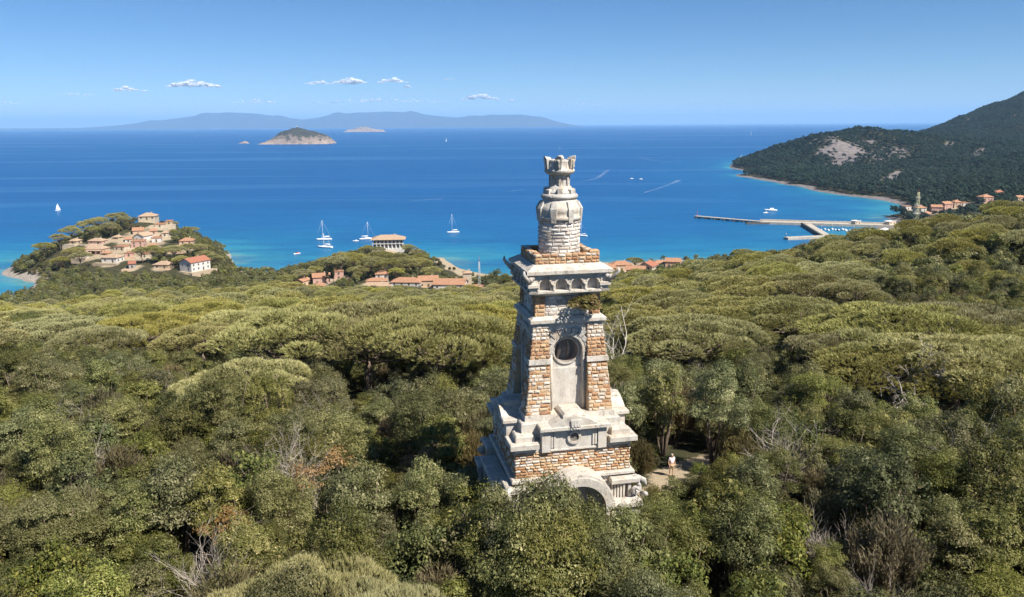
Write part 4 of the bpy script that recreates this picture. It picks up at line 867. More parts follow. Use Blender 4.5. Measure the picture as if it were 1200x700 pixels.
# the scrub: nearest plants one by one
cells = []
sp = 2.8
for j in range(int(150/sp)):
    for i in range(-75, 76):
        x = (i+.5*(j % 2))*sp + rng.uniform(-.95, .95); y = 18+j*sp*.88 + rng.uniform(-.95, .95); cells.append((x, y))
cells = np.array(cells); cz_ = ground(cells[:, 0], cells[:, 1]); cx_, cy_, cd_ = proj(np.c_[cells, cz_+4.5])
ok = (cx_ > -450) & (cx_ < 1650) & (cy_ < 1000) & (cd_ > 5); out_ = (cx_ < -110) | (cx_ > 1310) | (cy_ > 850); cells, cz_, cd_, out_ = cells[ok], cz_[ok], cd_[ok], out_[ok]; o_ = np.argsort(cd_); cells, cz_, out_ = cells[o_], cz_[o_], out_[o_]
cnt = dict(oak=0, mastic=0, heath=0, bare=0, dead=0); FOR = {'oak': [], 'mastic': [], 'heath': []}
deadspots = [atY(402, 530, 47)[:2], atY(375, 548, 45)[:2], atY(645, 640, 33)[:2], atY(500, 530, 49)[:2], atY(268, 604, 40)[:2]]
def place_scrub(x, y, z, kind, s, rz, stuff=False):
    if kind == 'oak':
        if cnt['oak'] < 285 and not stuff:
            plant('holm_oak', OAK[random.randrange(8)], OAKT[random.randrange(4)], (x, y, z), rz, s, 'rounded grey-green evergreen oak packed into the dense scrub around the monument', 'oak tree', 'evergreen oaks in the near scrub', random.uniform(.82, 1.38)); cnt['oak'] += 1
        else: FOR['oak'].append((x, y, z, s, rz))
    elif kind == 'mastic':
        if cnt['mastic'] < 110 and not stuff:
            plant('mastic_shrub', MAS[random.randrange(4)], MTR, (x, y, z), rz, s*1.25, 'low dark green shrub with small leaves filling gaps between the oaks', 'shrub', 'dark shrubs in the near scrub', 1.25); cnt['mastic'] += 1
        else: FOR['mastic'].append((x, y, z, s*1.25, rz))
    elif kind == 'heath':
        if cnt['heath'] < 90 and not stuff:
            plant('tree_heath', HEA[random.randrange(4)], HTR, (x, y, z), rz, s*1.25, 'feathery olive-brown heath bush with upright sprays among the oaks', 'heath bush', 'brownish heath bushes in the near scrub', 1.1, tname='stems'); cnt['heath'] += 1
        else: FOR['heath'].append((x, y, z, s*1.3, rz))
    elif kind == 'bare':
        b = plant('leafless_shrub', None, None, (x, y, z), rz, s*1.35, 'leafless grey shrub of fine bare twigs between green bushes', 'bare shrub', 'leafless grey shrubs'); link('twigs', BAR[random.randrange(4)], None, b); cnt['bare'] += 1
    elif kind == 'dead':
        plant('withered_bush', DEA[random.randrange(2)], DTR[random.randrange(2)], (x, y, z+1.0), rz, max(1.0, s*1.05), 'withered bush with rust-orange leaves among green ones', 'dead bush', 'rust coloured withered bushes', tname='stems', cname='foliage'); cnt['dead'] += 1
def patch(x, y): return math.sin(x/7.3+1.7*math.sin(y/9.1))+math.sin(y/6.1+1.3*math.sin(x/8.7+2))
pin_arr = np.array(TREES)
for (px, py, Y, s) in [(608, 572, 35.4, 1.1), (645, 553, 35.0, 1.1), (662, 574, 34.6, .95), (678, 590, 34.0, .9), (650, 580, 33.4, 1.1), (586, 588, 36, 1.1), (697, 612, 34.2, 1.0), (728, 592, 35.6, 1.0), (756, 600, 37.2, 1.0), (566, 566, 38.8, 1.0), (552, 546, 42, 1.0), (625, 596, 33, 1.15), (770, 585, 40, .9)]:
    p = atY(px, py, Y); z = g1(p[0], p[1]); cells = cells[np.hypot(cells[:, 0]-p[0], cells[:, 1]-p[1]) > 1.5] if False else cells
    plant('holm_oak', OAK[random.randrange(8)], OAKT[random.randrange(4)], (p[0], p[1], z), random.uniform(0, 6.28), s, 'tall evergreen oak crowding against the foot of the monument', 'oak tree', 'oaks against the monument foot', max(.6, (p[2]-z)/(5.25*s)))
for (x, y), z, away in zip(cells, cz_, out_):
    s = random.uniform(.62, 1.18); v = patch(x, y); q = random.random()
    kind = 'oak'
    if q < .12+.10*(v > .6): kind = 'heath'
    elif q < .34: kind = 'mastic'
    elif q < .385 and cnt['bare'] < 44 and y < 95: kind = 'bare'
    if y < 75 and any(math.hypot(x-a, y-b) < 1.5 for a, b in deadspots) and cnt['dead'] < 7: kind = 'dead'
    if kind != 'dead' and y < 60 and any(math.hypot(x-a, y-b) < 2.6 for a, b in deadspots): s *= .6
    if blocked(x, y, z+6.4*s, 2.1*s):
        s2 = .42
        if kind == 'oak': kind = 'mastic'
        if blocked(x, y, z+4.*s2, 2.*s2): continue
        s = s2
    dp = np.hypot(pin_arr[:, 0]-x, pin_arr[:, 1]-y)
    if (dp < .9).any(): continue
    if any(abs(x-a) < 6.5 and -14 < y-b < 4 for a, b in FEAT):
        if random.random() < .72: continue
        s *= .45; kind = 'mastic'
    if y > 38 and (dp < pin_arr[:, 2]*1.15).any():
        s *= .55
        if kind in ('oak', 'bare') and random.random() < .5: kind = 'mastic'
    if away and kind in ('bare', 'dead'): kind = 'heath'
    place_scrub(x, y, z, kind, s, random.uniform(0, 6.28), away)
    if random.random() < .33 and not blocked(x+1.3, y+.6, z+3., 1.2): place_scrub(x+1.3, y+.6, z, 'mastic', s*.7, random.uniform(0, 6.28), away or cnt['mastic'] >= 110)
# further woods
def far_cells(x0, x1, y0, y1, sp, top, near):
    n1, n2 = int((x1-x0)/sp), int((y1-y0)/sp); i, j = np.meshgrid(np.arange(n1), np.arange(n2)); x = x0+(i+.5*(j % 2))*sp+rng.uniform(-.4, .4, i.shape)*sp; y = y0+j*sp+rng.uniform(-.4, .4, i.shape)*sp
    x, y = x.ravel(), y.ravel(); z = ground(x, y); a, b, d = proj(np.c_[x, y, z+top]); k = (a > -300) & (a < 1500) & (b < 720) & (z > 2.2)
    for q in hp: k &= (np.abs(x-q[0]) > 12) | (y > q[1]+8) | (y < q[1]-24)
    k &= np.hypot(x-hp[-1][0], y-hp[-1][1]) > 17
    rk = (f_rockN if near else f_rockF)(x, y, z); k &= rk+rng.uniform(-.45, .45, len(x)) < .55
    if near: k &= ~((z < 5.5) & (y > 545) & (x > -75) & (x < 175) & (rng.uniform(size=len(x)) < .85))
    return x[k], y[k], z[k]
ymax = 18+int(150/sp)*sp*.88
x, y, z = far_cells(-450, 560, ymax-1, 790, 4.1, 5, True)
for a, b, c in zip(x, y, z):
    q = random.random(); v = patch(a/3, b/3); FOR['oak' if q < .55 else 'mastic' if q < .8 else 'heath'].append((a, b, c-.3, random.uniform(1.0, 1.45)*(1 if b < 430 else .9), random.uniform(0, 6.28)))
x, y, z = far_cells(250, 2900, 800, 3900, 9., 8, False)
FARF = [(a, b, c-1., random.uniform(1.6, 2.5), random.uniform(0, 6.28)) for a, b, c in zip(x, y, z)]
x, y, z = far_cells(-420, 500, 140, 620, 11., 8, True)
PF = []
for a, b, c in zip(x, y, z):
    if b < 450 and (patch(a/5, b/5)+random.uniform(-.6, .6) > (-.3 if a < 0 else .3)) and (np.hypot(pin_arr[:, 0]-a, pin_arr[:, 1]-b) > 7).all(): PF.append((a, b, c-1.2, random.uniform(.75, 1.1), random.uniform(0, 6.28)))
def scatter(name, pts, meshes, label):
    pts = np.array(pts); n = len(pts); me = bpy.data.meshes.new(name); me.vertices.add(n); me.vertices.foreach_set('co', pts[:, :3].astype(np.float32).ravel())
    for nm, v in (('sc', pts[:, 3]), ('rz', pts[:, 4]), ('var', rng.integers(0, len(meshes), n).astype(float))):
        a = me.attributes.new(nm, 'FLOAT', 'POINT'); a.data.foreach_set('value', v.astype(np.float32))
    o_ = bpy.data.objects.new(name, me); col.objects.link(o_); tag(o_, label, kind='stuff')
    ng = bpy.data.node_groups.new(name, 'GeometryNodeTree'); ng.interface.new_socket('Geometry', in_out='INPUT', socket_type='NodeSocketGeometry'); ng.interface.new_socket('Geometry', in_out='OUTPUT', socket_type='NodeSocketGeometry')
    N = ng.nodes; Lk = ng.links; gi = N.new('NodeGroupInput'); go = N.new('NodeGroupOutput'); jn = N.new('GeometryNodeJoinGeometry'); Lk.new(jn.outputs[0], go.inputs[0])
    def at(nm): q = N.new('GeometryNodeInputNamedAttribute'); q.data_type = 'FLOAT'; q.inputs['Name'].default_value = nm; return q.outputs['Attribute']
    cx = N.new('ShaderNodeCombineXYZ'); Lk.new(at('rz'), cx.inputs[2]); sc_ = at('sc'); vr = at('var')
    for k, mesh in enumerate(meshes):
        src = bpy.data.objects.get('src_'+mesh.name) or bpy.data.objects.new('src_'+mesh.name, mesh)
        oi = N.new('GeometryNodeObjectInfo'); oi.inputs['Object'].default_value = src; oi.inputs['As Instance'].default_value = True
        cp = N.new('FunctionNodeCompare'); cp.data_type = 'FLOAT'; cp.operation = 'EQUAL'; Lk.new(vr, cp.inputs[0]); cp.inputs[1].default_value = k; cp.inputs['Epsilon'].default_value = .1
        ip = N.new('GeometryNodeInstanceOnPoints'); Lk.new(gi.outputs[0], ip.inputs['Points']); Lk.new(cp.outputs[0], ip.inputs['Selection']); Lk.new(oi.outputs['Geometry'], ip.inputs['Instance']); Lk.new(cx.outputs[0], ip.inputs['Rotation']); Lk.new(sc_, ip.inputs['Scale']); Lk.new(ip.outputs[0], jn.inputs[0])
    md = o_.modifiers.new('scatter', 'NODES'); md.node_group = ng; return o_
FOAK = [crown_mesh('far_oak_crown', 200+k, ncl=34, per=70, L=.26, W=.17) for k in range(5)]
FAR2 = [crown_mesh('mountain_oak_crown', 220+k, ncl=22, per=20, L=.55, W=.4, mat='mountain') for k in range(4)]
FPIN = [pine_mesh('far_pine_crown', 210+k, tuft=.5, nb=8)[0] for k in range(3)]
scatter('oak_woods', [q for q in FOR['oak'] if q[1] < 190], OAK, 'evergreen oak woods on the hill behind the monument')
scatter('distant_oak_woods', [q for q in FOR['oak'] if q[1] >= 190], FOAK, 'evergreen oak woods running down to the sea and headlands')
scatter('mastic_scrub', FOR['mastic'], MAS, 'dark low scrub between the oaks farther down the hill')
scatter('heath_scrub', FOR['heath'], HEA, 'brownish heath scrub scattered over the hillside')
scatter('pine_woods', PF, FPIN, 'yellow-green pine woods on the slope behind the monument')
scatter('mountain_woods', FARF, FAR2, 'dark woods covering the far headland and mountain')
GP = []
for k in range(420):
    a, d = rng.uniform(0, 6.28), rng.uniform(3.4, 13); gx_, gy_ = TW[0]+3+d*math.cos(a), TW[1]+4+d*math.sin(a)*.9
    if dline(np.array([gx_]), np.array([gy_]), PATH)[0] > .95 and not (abs((gx_-TW[0])) < 4.3 and abs(gy_-TW[1]) < 4.3): GP.append((gx_, gy_, g1(gx_, gy_)-.05, rng.uniform(.14, .34), a))
scatter('low_undergrowth', GP, HEA+MAS, 'low herbs and seedlings around the clearing beside the monument')
print('counts', cnt, {k: len(v) for k, v in FOR.items()}, len(FARF), len(PF), len(PL))

# ------------------------------------------------------------------ houses
def win_mesh(wd, ht, mat):
    key = 'window_%d_%d_%s' % (wd*100, ht*100, mat); me = bpy.data.meshes.get(key)
    if me: return me
    m = MB(); m.box(-wd/2, wd/2, -.06, .05, 0, ht); me = bpy.data.meshes.new(key); me.from_pydata(m.v, [], m.f); me.materials.append(M[mat]); return me
def put(me, name, parent, loc, rz=0):
    o_ = link(name, me, None, parent, loc); o_.rotation_euler = (0, 0, rz); return o_
def roof_on(par, kind, w_, d_, h, mat, ov=.55, rise=None):
    rise = rise or .24*d_; m = MB(); a, b = w_/2+ov, d_/2+ov
    if kind == 'hip':
        r_ = max(a-b*.95, .4); i = m.pts([(-a, -b, h), (a, -b, h), (a, b, h), (-a, b, h), (-a, -b, h+.18), (a, -b, h+.18), (a, b, h+.18), (-a, b, h+.18), (-r_, 0, h+rise+.18), (r_, 0, h+rise+.18)])
        for q in ((3, 2, 1, 0), (0, 1, 5, 4), (1, 2, 6, 5), (2, 3, 7, 6), (3, 0, 4, 7), (4, 5, 9, 8), (5, 6, 9), (6, 7, 8, 9), (7, 4, 8)): m.face([i+k for k in q])
    elif kind == 'gable':
        m.M = Matrix.Rotation(math.pi/2, 4, 'Z')
        for s_ in (-1, 1):
            P = [(-b*s_, h-.05), (0, h+rise), (0, h+rise+.22), (-b*s_, h+.17)]
            m.prism(P[::-1] if s_ > 0 else P, -a, a)
    else:
        m.box(-a+.3, a-.3, -b+.3, b-.3, h, h+.3)
        m.box(-a+.3, a-.3, -b+.3, -b+.55, h+.3, h+.75); m.box(-a+.3, a-.3, b-.55, b-.3, h+.3, h+.75)
    ro = m.build('roof', M[mat], par)
    if kind != 'flat':
        m = MB(); m.box(w_*.18, w_*.18+.7, .2, .9, h+.3, h+rise+.7); m.box(w_*.18-.1, w_*.18+.8, .1, 1., h+rise+.7, h+rise+.85); m.build('chimney', M['w_cream'], ro)
    return ro
def house(px, py, wpx, dm, hm, kind, wc, rc, turn, Y, label, grp):
    p = atY(px, py, Y); zc = (p-np.array([0, 0, CZ])) @ fw; kk = 1.08 if 'town' in grp else .78; w_ = wpx/F*zc*kk; zg = p[2]; hm = hm*(1. if 'town' in grp else .85)
    hs = empty('house', (p[0], p[1]+dm/2, zg), R(turn), label, 'house', grp); m = MB()
    gab = kind == 'gable'
    if gab and 45 < turn < 100: w_, dm = dm*1.3, w_
    m.box(-w_/2, w_/2, -dm/2, dm/2, -4, hm)
    if gab:
        m.M = Matrix.Rotation(math.pi/2, 4, 'Z'); m.prism([(-dm/2, hm), (dm/2, hm), (0, hm+.24*dm*dm/(dm+1.1))], -w_/2, w_/2); m.M = None
    if kind == 'porch': m.box(-w_/2-.3, w_/2+.3, -dm/2-2.6, -dm/2, -4, .1)
    m.build('wall', M['w_'+wc], hs); roof_on(hs, 'hip' if kind == 'porch' else kind, w_, dm, hm, rc)
    fl_ = 2 if hm > 4.6 else 1; wm = win_mesh(1.2, 1.5, 'shutter' if wc in ('white', 'pink') else 'glass')
    for f_ in range(fl_):
        z0 = 1.0 + f_*2.9; z0 = min(z0, hm-2.)
        for face, (L_, off, rz) in enumerate(((w_, -dm/2, 0), (dm, w_/2, math.pi/2), (dm, w_/2, -math.pi/2))):
            n = max(1, int(L_/4.2))
            if L_ < 4: continue
            for k in range(n):
                u = (k+.5)/n*L_-L_/2
                if f_ == 0 and face == 0 and k == n//2:
                    put(win_mesh(1.3, 2.3, 'shutter'), 'door', hs, (u, -dm/2, .05)); continue
                if random.random() < .12: continue
                put(wm, 'window', hs, (u, off, z0) if face == 0 else ((off, u, z0) if face == 1 else (-off, u, z0)), rz)
    if kind == 'porch':
        m = MB(); m.hexa([(-w_/2-.4, -dm/2-2.9, hm-1.0), (w_/2+.4, -dm/2-2.9, hm-1.0), (w_/2+.4, -dm/2, hm-.35), (-w_/2-.4, -dm/2, hm-.35), (-w_/2-.4, -dm/2-2.9, hm-.8), (w_/2+.4, -dm/2-2.9, hm-.8), (w_/2+.4, -dm/2, hm-.15), (-w_/2-.4, -dm/2, hm-.15)]); m.build('porch_roof', M['roof_pale'], hs)
        n = max(4, int(w_/3.2))
        for k in range(n+1):
            m = MB(); x = -w_/2+w_*k/n; m.box(x-.2, x+.2, -dm/2-2.6, -dm/2-2.2, .1, hm-.9); m.build('pillar', M['w_pink'], hs)
    if 'crowning' in label: return hs
    m = MB(); a = random.uniform(3, 5); m.box(-w_/2-a, w_/2+a*.6, -dm/2-4.4, -dm/2-4.0, -4, .25); m.box(-w_/2-a+.002, w_/2+a*.6-.002, -dm/2-4.0, -dm/2-.01 if kind != 'porch' else -dm/2-2.61, -4, -.05); m.build('terrace', M['w_tan' if wc == 'white' else 'w_peach' if random.random() < .4 else 'w_cream'], hs)
    return hs
for h in HOUSES: house(*h)
# the colonnaded villa on the small headland
p = atY(*VILLA); zc = (p-np.array([0, 0, CZ])) @ fw; wv = 37/F*zc; vl = empty('villa', (p[0], p[1]+7, p[2]), R(4), 'big white villa with a colonnade and orange hip roof on the small headland', 'villa')
m = MB(); m.box(-wv/2+1.6, wv/2-1.6, -6.2, 7, -3, 7.2); m.box(-wv/2, wv/2, -7, 7, -3, .3); m.build('wall', M['w_white'], vl)
m = MB(); m.box(-wv/2, wv/2, -7, -6.21, 3.9, 4.3); m.box(-wv/2, wv/2, -7, -6.21, 6.8, 7.25); m.build('loggia_beam', M['w_white'], vl)
roof_on(vl, 'hip', wv+.6, 14.4, 7.26, 'roof_pale', .9, 3.0)
for k in range(9):
    x = -wv/2+.4+(wv-.8)*k/8; m = MB(); m.lathe([(.42, .3), (.34, .6), (.30, 3.6), (.42, 3.9)], 10, (x, -6.62, 0)); m.build('column', M['w_white'], vl)
    m = MB(); m.box(x-.25, x+.25, -6.85, -6.35, 4.3, 6.8); m.build('pillar', M['w_white'], vl)
    if k < 8: put(win_mesh(1.4, 2.4, 'glass'), 'window', vl, (x+wv/16, -6.2, .8)); put(win_mesh(1.2, 1.6, 'glass'), 'window', vl, (x+wv/16, -6.2, 4.7))

# ------------------------------------------------------------------ boats
def loft(mb, L, B, Hh, bowr=.25, n=10, z0=-.3, tone=.5):
    rings = []
    for k in range(n+1):
        t_ = k/n; x = -L/2+L*t_; b = B/2*(1-max(0, (t_-.45)/.55)**2.2)*(.82+.18*min(1, t_*4)); sh = Hh*(.85+.45*t_*t_)
        rings.append(mb.pts([(x+.5*t_*t_*bowr*Hh, -b, sh), (x, -b*.82, sh*.4), (x-.0, -b*.2-.01, z0), (x, b*.2+.01, z0), (x, b*.82, sh*.4), (x+.5*t_*t_*bowr*Hh, b, sh)]))
    for k in range(n):
        for q in range(5): mb.face([rings[k]+q, rings[k+1]+q, rings[k+1]+q+1, rings[k]+q+1], tone, True)
        mb.face([rings[k]+5, rings[k+1]+5, rings[k+1], rings[k]], tone)
    mb.face([rings[0]+q for q in range(6)], tone); mb.face([rings[n]+q for q in reversed(range(6))], tone)
def sailboat(px, py, L, mast, turn, label, sails=0, hull='boat_white', grp='sailing boats on the sea'):
    p = atZ(px, py); b = empty('sailing_boat', (p[0], p[1], 0), R(turn), label, 'sailing boat', grp)
    m = MB(); loft(m, L, L*.3, L*.10); m.build('hull', M[hull], b)
    m = MB(); m.box(-L*.12, L*.2, -L*.08, L*.08, L*.08, L*.145, ins=L*.02); m.box(-L*.4, -L*.13, -L*.1, L*.1, L*.09, L*.12); m.build('cabin', M['boat_white'], b)
    m = MB(); r0 = max(.09, L*.012); m.tube([(L*.08, 0, L*.1), (L*.08, 0, mast)], [r0*1.3, r0*.8], 6); m.tube([(L*.07, 0, L*.22), (-L*.36, 0, L*.22)], r0, 6)
    for s_ in (-1, 1): m.tube([(L*.08, s_*L*.13, L*.1), (L*.08, s_*L*.05, mast*.6), (L*.08, 0, mast*.98)], r0*.3, 3)
    m.tube([(L*.52, 0, L*.13), (L*.08, 0, mast*.97)], r0*.35, 3); m.tube([(-L*.48, 0, L*.1), (L*.08, 0, mast*.98)], r0*.35, 3); ms = m.build('mast', M['alloy'], b)
    m = MB()
    if sails:
        def sail(A, B_, C_, by):
            n = 6; g_ = {}
            for i in range(n+1):
                for j in range(n+1-i):
                    u, v = i/n, j/n; q = Vector(A)*(1-u-v)+Vector(B_)*u+Vector(C_)*v; q.y += by*math.sin(math.pi*min(1, u+.2))*math.sin(math.pi*(1-v)*.9); g_[i, j] = m.pts([q])
            for i in range(n):
                for j in range(n-i):
                    m.face([g_[i, j], g_[i+1, j], g_[i, j+1]])
                    if i+j < n-1: m.face([g_[i+1, j], g_[i+1, j+1], g_[i, j+1]])
        sail((L*.06, 0, L*.25), (-L*.36, L*.05, L*.25), (L*.07, 0, mast*.97), L*.06)
        if sails > 1: sail((L*.5, 0, L*.15), (L*.02, L*.06, L*.2), (L*.1, 0, mast*.9), L*.07)
        m.build('sail', M['sail'], b)
    else:
        m.tube([(L*.06, 0, L*.24), (-L*.34, 0, L*.24)], L*.028, 7); m.build('furled_sail', M['sail'], b)
    return b
def motorboat(px, py, L, turn, label, red=False, grp='motor boats'):
    p = atZ(px, py); b = empty('motor_boat', (p[0], p[1], 0), R(turn), label, 'motor boat', grp)
    m = MB(); loft(m, L, L*.36, L*.13); m.build('hull', M['boat_white'], b)
    m = MB(); m.box(-L*.25, L*.15, -L*.12, L*.12, L*.12, L*.24, ins=L*.03); m.build('cabin', M['boat_red' if red else 'boat_white'], b)
    m = MB(); m.hexa([(L*.1, -L*.11, L*.2), (L*.17, -L*.1, L*.13), (L*.17, L*.1, L*.13), (L*.1, L*.11, L*.2), (L*.06, -L*.1, L*.26), (L*.12, -L*.1, L*.24), (L*.12, L*.1, L*.24), (L*.06, L*.1, L*.26)]); m.build('windscreen', M['glass'], b)
    return b
sailboat(380, 281.5, 15, 20, 195, 'tall masted white yacht, the farther of the anchored pair left of the villa')
sailboat(381, 290.5, 14.5, 14, 170, 'white yacht at anchor closest to shore, directly below its twin')
sailboat(430, 281, 15, 18, 12, 'anchored yacht half hidden behind the trees left of the colonnaded villa')
sailboat(531, 273, 13, 20, 200, 'lone anchored yacht with bare mast between the headland villa and the monument')
sailboat(68, 247, 8.5, 10, 70, 'small boat under full white sail off the left headland', 2)
sailboat(868, 191.5, 17, 24, 60, 'tall white sailing boat passing the tip of the far right headland', 2)
sailboat(880, 158.5, 30, 42, 75, 'far white sail near the horizon left of the mountain', 2)
sailboat(523, 166, 17, 23, 80, 'far white sail out at sea left of the monument top', 2)
sailboat(656, 175, 11, 13, 100, 'tiny white sail right above the monument crown', 2)
sailboat(682, 277, 11, 15, 160, 'white yacht just right of the monument lantern', 0)
motorboat(348, 298, 7, 235, 'small white motor boat with a red cover near the left bay', True)
motorboat(740, 210, 8.5, 170, 'left one of two white speedboats side by side right of the monument')
motorboat(751, 210.5, 8.5, 175, 'right one of two white speedboats side by side right of the monument')
motorboat(903, 247.5, 16, 180, 'large white motor yacht lying off the long pier')
motorboat(897, 250, 7, 200, 'small tender beside the large motor yacht off the long pier')
motorboat(417, 283, 6, 190, 'small dinghy left of the half hidden yacht')
# wakes
t = NT('wake_foam'); al = t.ramp(t.noise(t.geo(), .06, 5, .7), [(.4, 0.), (.8, .32)]); t.set(t.b, 'Alpha', al); M['foam'] = t.done((.72, .78, .82), .9, .1)
for (pts, wd, lab) in [([(745, 184), (770, 189), (790, 190)], 7, 'a'), ([(680, 213), (700, 209), (713, 199)], 5, 'b'), ([(755, 226), (780, 218), (797, 211)], 5, 'c'), ([(470, 236), (500, 234), (520, 233)], 4, 'd'), ([(593, 225), (615, 222), (632, 222)], 4, 'e')]:
    P = [atZ(*q) for q in pts]; V = []
    for k in range(13):
        s_ = k/12*(len(P)-1); i = min(int(s_), len(P)-2); q = P[i]+(P[i+1]-P[i])*(s_-i); d = P[i+1]-P[i]; d = d/np.linalg.norm(d); nn = np.array([-d[1], d[0], 0]); ww = wd*(.4+.6*k/12); V += [q+nn*ww+[0, 0, .02], q-nn*ww+[0, 0, .02]]
    o = link('boat_wake', rawmesh('boat_wake', V, [[2*k, 2*k+1, 2*k+3, 2*k+2] for k in range(12)]), M['foam']); tag(o, kind='structure')

# ------------------------------------------------------------------ harbour
def slab(A, B, wd, z0, z1, mb):
    A, B = np.array(A), np.array(B); d = (B-A)/np.linalg.norm(B-A); n = np.array([-d[1], d[0], 0])*wd/2
    P = [A-n, B-n, B+n, A+n]; mb.hexa([(*q[:2], z0) for q in P]+[(*q[:2], z1) for q in P])
A, B, C_ = atZ(815, 253.5, 2.), atZ(893, 260, 2.), atZ(1056, 264.5, 2.)
pr = empty('pier', (A[0], A[1], 0), 0, 'long concrete pier on dark piles reaching out from the harbour', 'pier')
def rel(o_, *pp): return [np.array(p_)-np.array([*o_.location[:2], 0]) for p_ in pp]
a, b, c = rel(pr, A, B, C_)
m = MB(); slab(a, b, 6.5, 1.4, 2.5, m); m.build('deck', M['concrete'], pr)
m = MB(); slab(b, c, 13, -3, 2.6, m); slab(b+[0, 8., 0], c+[0, 8., 0], 3, -3, 3.9, m); m.build('quay', M['concrete'], pr)
for k in range(7):
    q = a+(b-a)*(k+.3)/7; m = MB(); m.box(q[0]-3.4, q[0]+3.4, q[1]-3., q[1]+3., -4, 1.42); m.build('pile_group', M['dark_pile'], pr)
m = MB(); q = b+[-6, -2, 0]; m.box(q[0]-14, q[0]+26, q[1]-6.5, q[1]-3.4, -3, 1.9); m.build('dark_fender_wall', M['dark_pile'], pr)
lp = empty('harbour_light', (A[0]+2, A[1], 2.5), 0, 'small red beacon post on the outer end of the long pier', 'beacon')
m = MB(); m.lathe([(.5, 0), (.5, .4), (.22, .5), (.2, 5), (.5, 5.1), (.5, 5.3)], 10); m.build('post', M['redpaint'], lp); m = MB(); m.lathe([(.3, 5.3), (.35, 6.0), (.05, 6.4)], 10); m.build('lamp', M['redpaint'], lp)
A, B, C_ = atZ(946, 262.5, 2), atZ(969, 276, 2), atZ(921, 278.5, 2)
jt = empty('mole', (A[0], A[1], 0), 0, 'narrow angled mole branching off the long pier towards the shore', 'pier'); a, b, c = rel(jt, A, B, C_)
m = MB(); slab(a, b, 7, -3, 2.45, m); m.build('deck', M['concrete'], jt); m = MB(); slab(a+[-6, 0, 0], b+[-6, 0, 0], 2, -3, 3.4, m); m.build('parapet', M['dark_pile'], jt)
bw = empty('breakwater', (C_[0], C_[1], 0), 0, 'low breakwater arm bending back seaward inside the harbour', 'breakwater'); a, c = rel(bw, atZ(971, 276.5, 2), C_)
m = MB(); slab(a, c, 8, -3, 2.2, m); m.build('deck', M['concrete'], bw); m = MB(); m.lathe([(.3, 2.2), (.25, 5.), (.5, 5.1), (.4, 5.9), (.05, 6.2)], 8, tuple(c*np.array([1, 1, 0]))); m.build('beacon', M['w_white'], bw)
for k in range(12):
    px = 962+k*4.2+random.uniform(-.8, .8); p = atZ(px, 269.5+.08*k+random.uniform(-.7, .9)); L = random.uniform(5., 8)
    b = empty('moored_boat', (p[0], p[1], 0), R(90+random.uniform(-8, 8)), 'small white boat in the row moored along the inside of the pier', 'boat', 'boats moored inside the harbour')
    m = MB(); loft(m, L, L*.34, L*.13); m.build('hull', M['boat_white' if k % 5 else 'boat_blue'], b); m = MB(); m.box(-L*.2, L*.15, -L*.11, L*.11, L*.12, L*.25, ins=L*.03); m.build('cabin', M['boat_white'], b)
    if k % 3 == 0: m = MB(); m.tube([(L*.05, 0, L*.1), (L*.05, 0, L*1.2)], .1, 5); m.build('mast', M['alloy'], b)
# parked white vans, sheds and canopies on the quay
for k, (px, py, wd, lab) in enumerate([(1020, 272.5, 12, 'white canvas canopy nearest the woods on the harbour quay'), (1029, 274, 10, 'white canvas canopy in the middle of the quay'), (1037, 272.5, 9, 'white canvas canopy at the right of the quay'), (1003, 262.5, 8, 'pale kiosk on the pier root'), (1043, 263, 12, 'pale shed where the pier meets the beach')]):
    p = atZ(px, py, max(2.6, 1.)); e_ = empty('canopy' if k < 3 else 'kiosk', (p[0], p[1], max(2.6, g1(p[0], p[1])-.2)), R(8*k), lab, 'canopy' if k < 3 else 'kiosk')
    m = MB()
    if k < 3:
        m.hexa([(-wd/2, -4, 2.8), (wd/2, -4, 2.8), (wd/2, 4, 2.8), (-wd/2, 4, 2.8), (-wd*.1, -.3, 4.6), (wd*.1, -.3, 4.6), (wd*.1, .3, 4.6), (-wd*.1, .3, 4.6)]); m.build('roof_canvas', M['canvas'], e_)
        m = MB()
        for sx in (-1, 1):
            for sy in (-1, 1): m.tube([(sx*(wd/2-.3), sy*3.7, -3), (sx*(wd/2-.3), sy*3.7, 2.9)], .09, 6)
        m.build('frame', M['alloy'], e_)
    else:
        m.box(-wd/2, wd/2, -3, 3, -3, 3.2); m.build('wall', M['w_cream'], e_); roof_on(e_, 'flat', wd, 6, 3.2, 'w_white')
        put(win_mesh(1.2, 1.5, 'glass'), 'window', e_, (-wd/4, -3, 1)); put(win_mesh(1.3, 2.2, 'shutter'), 'door', e_, (wd/4, -3, 0))
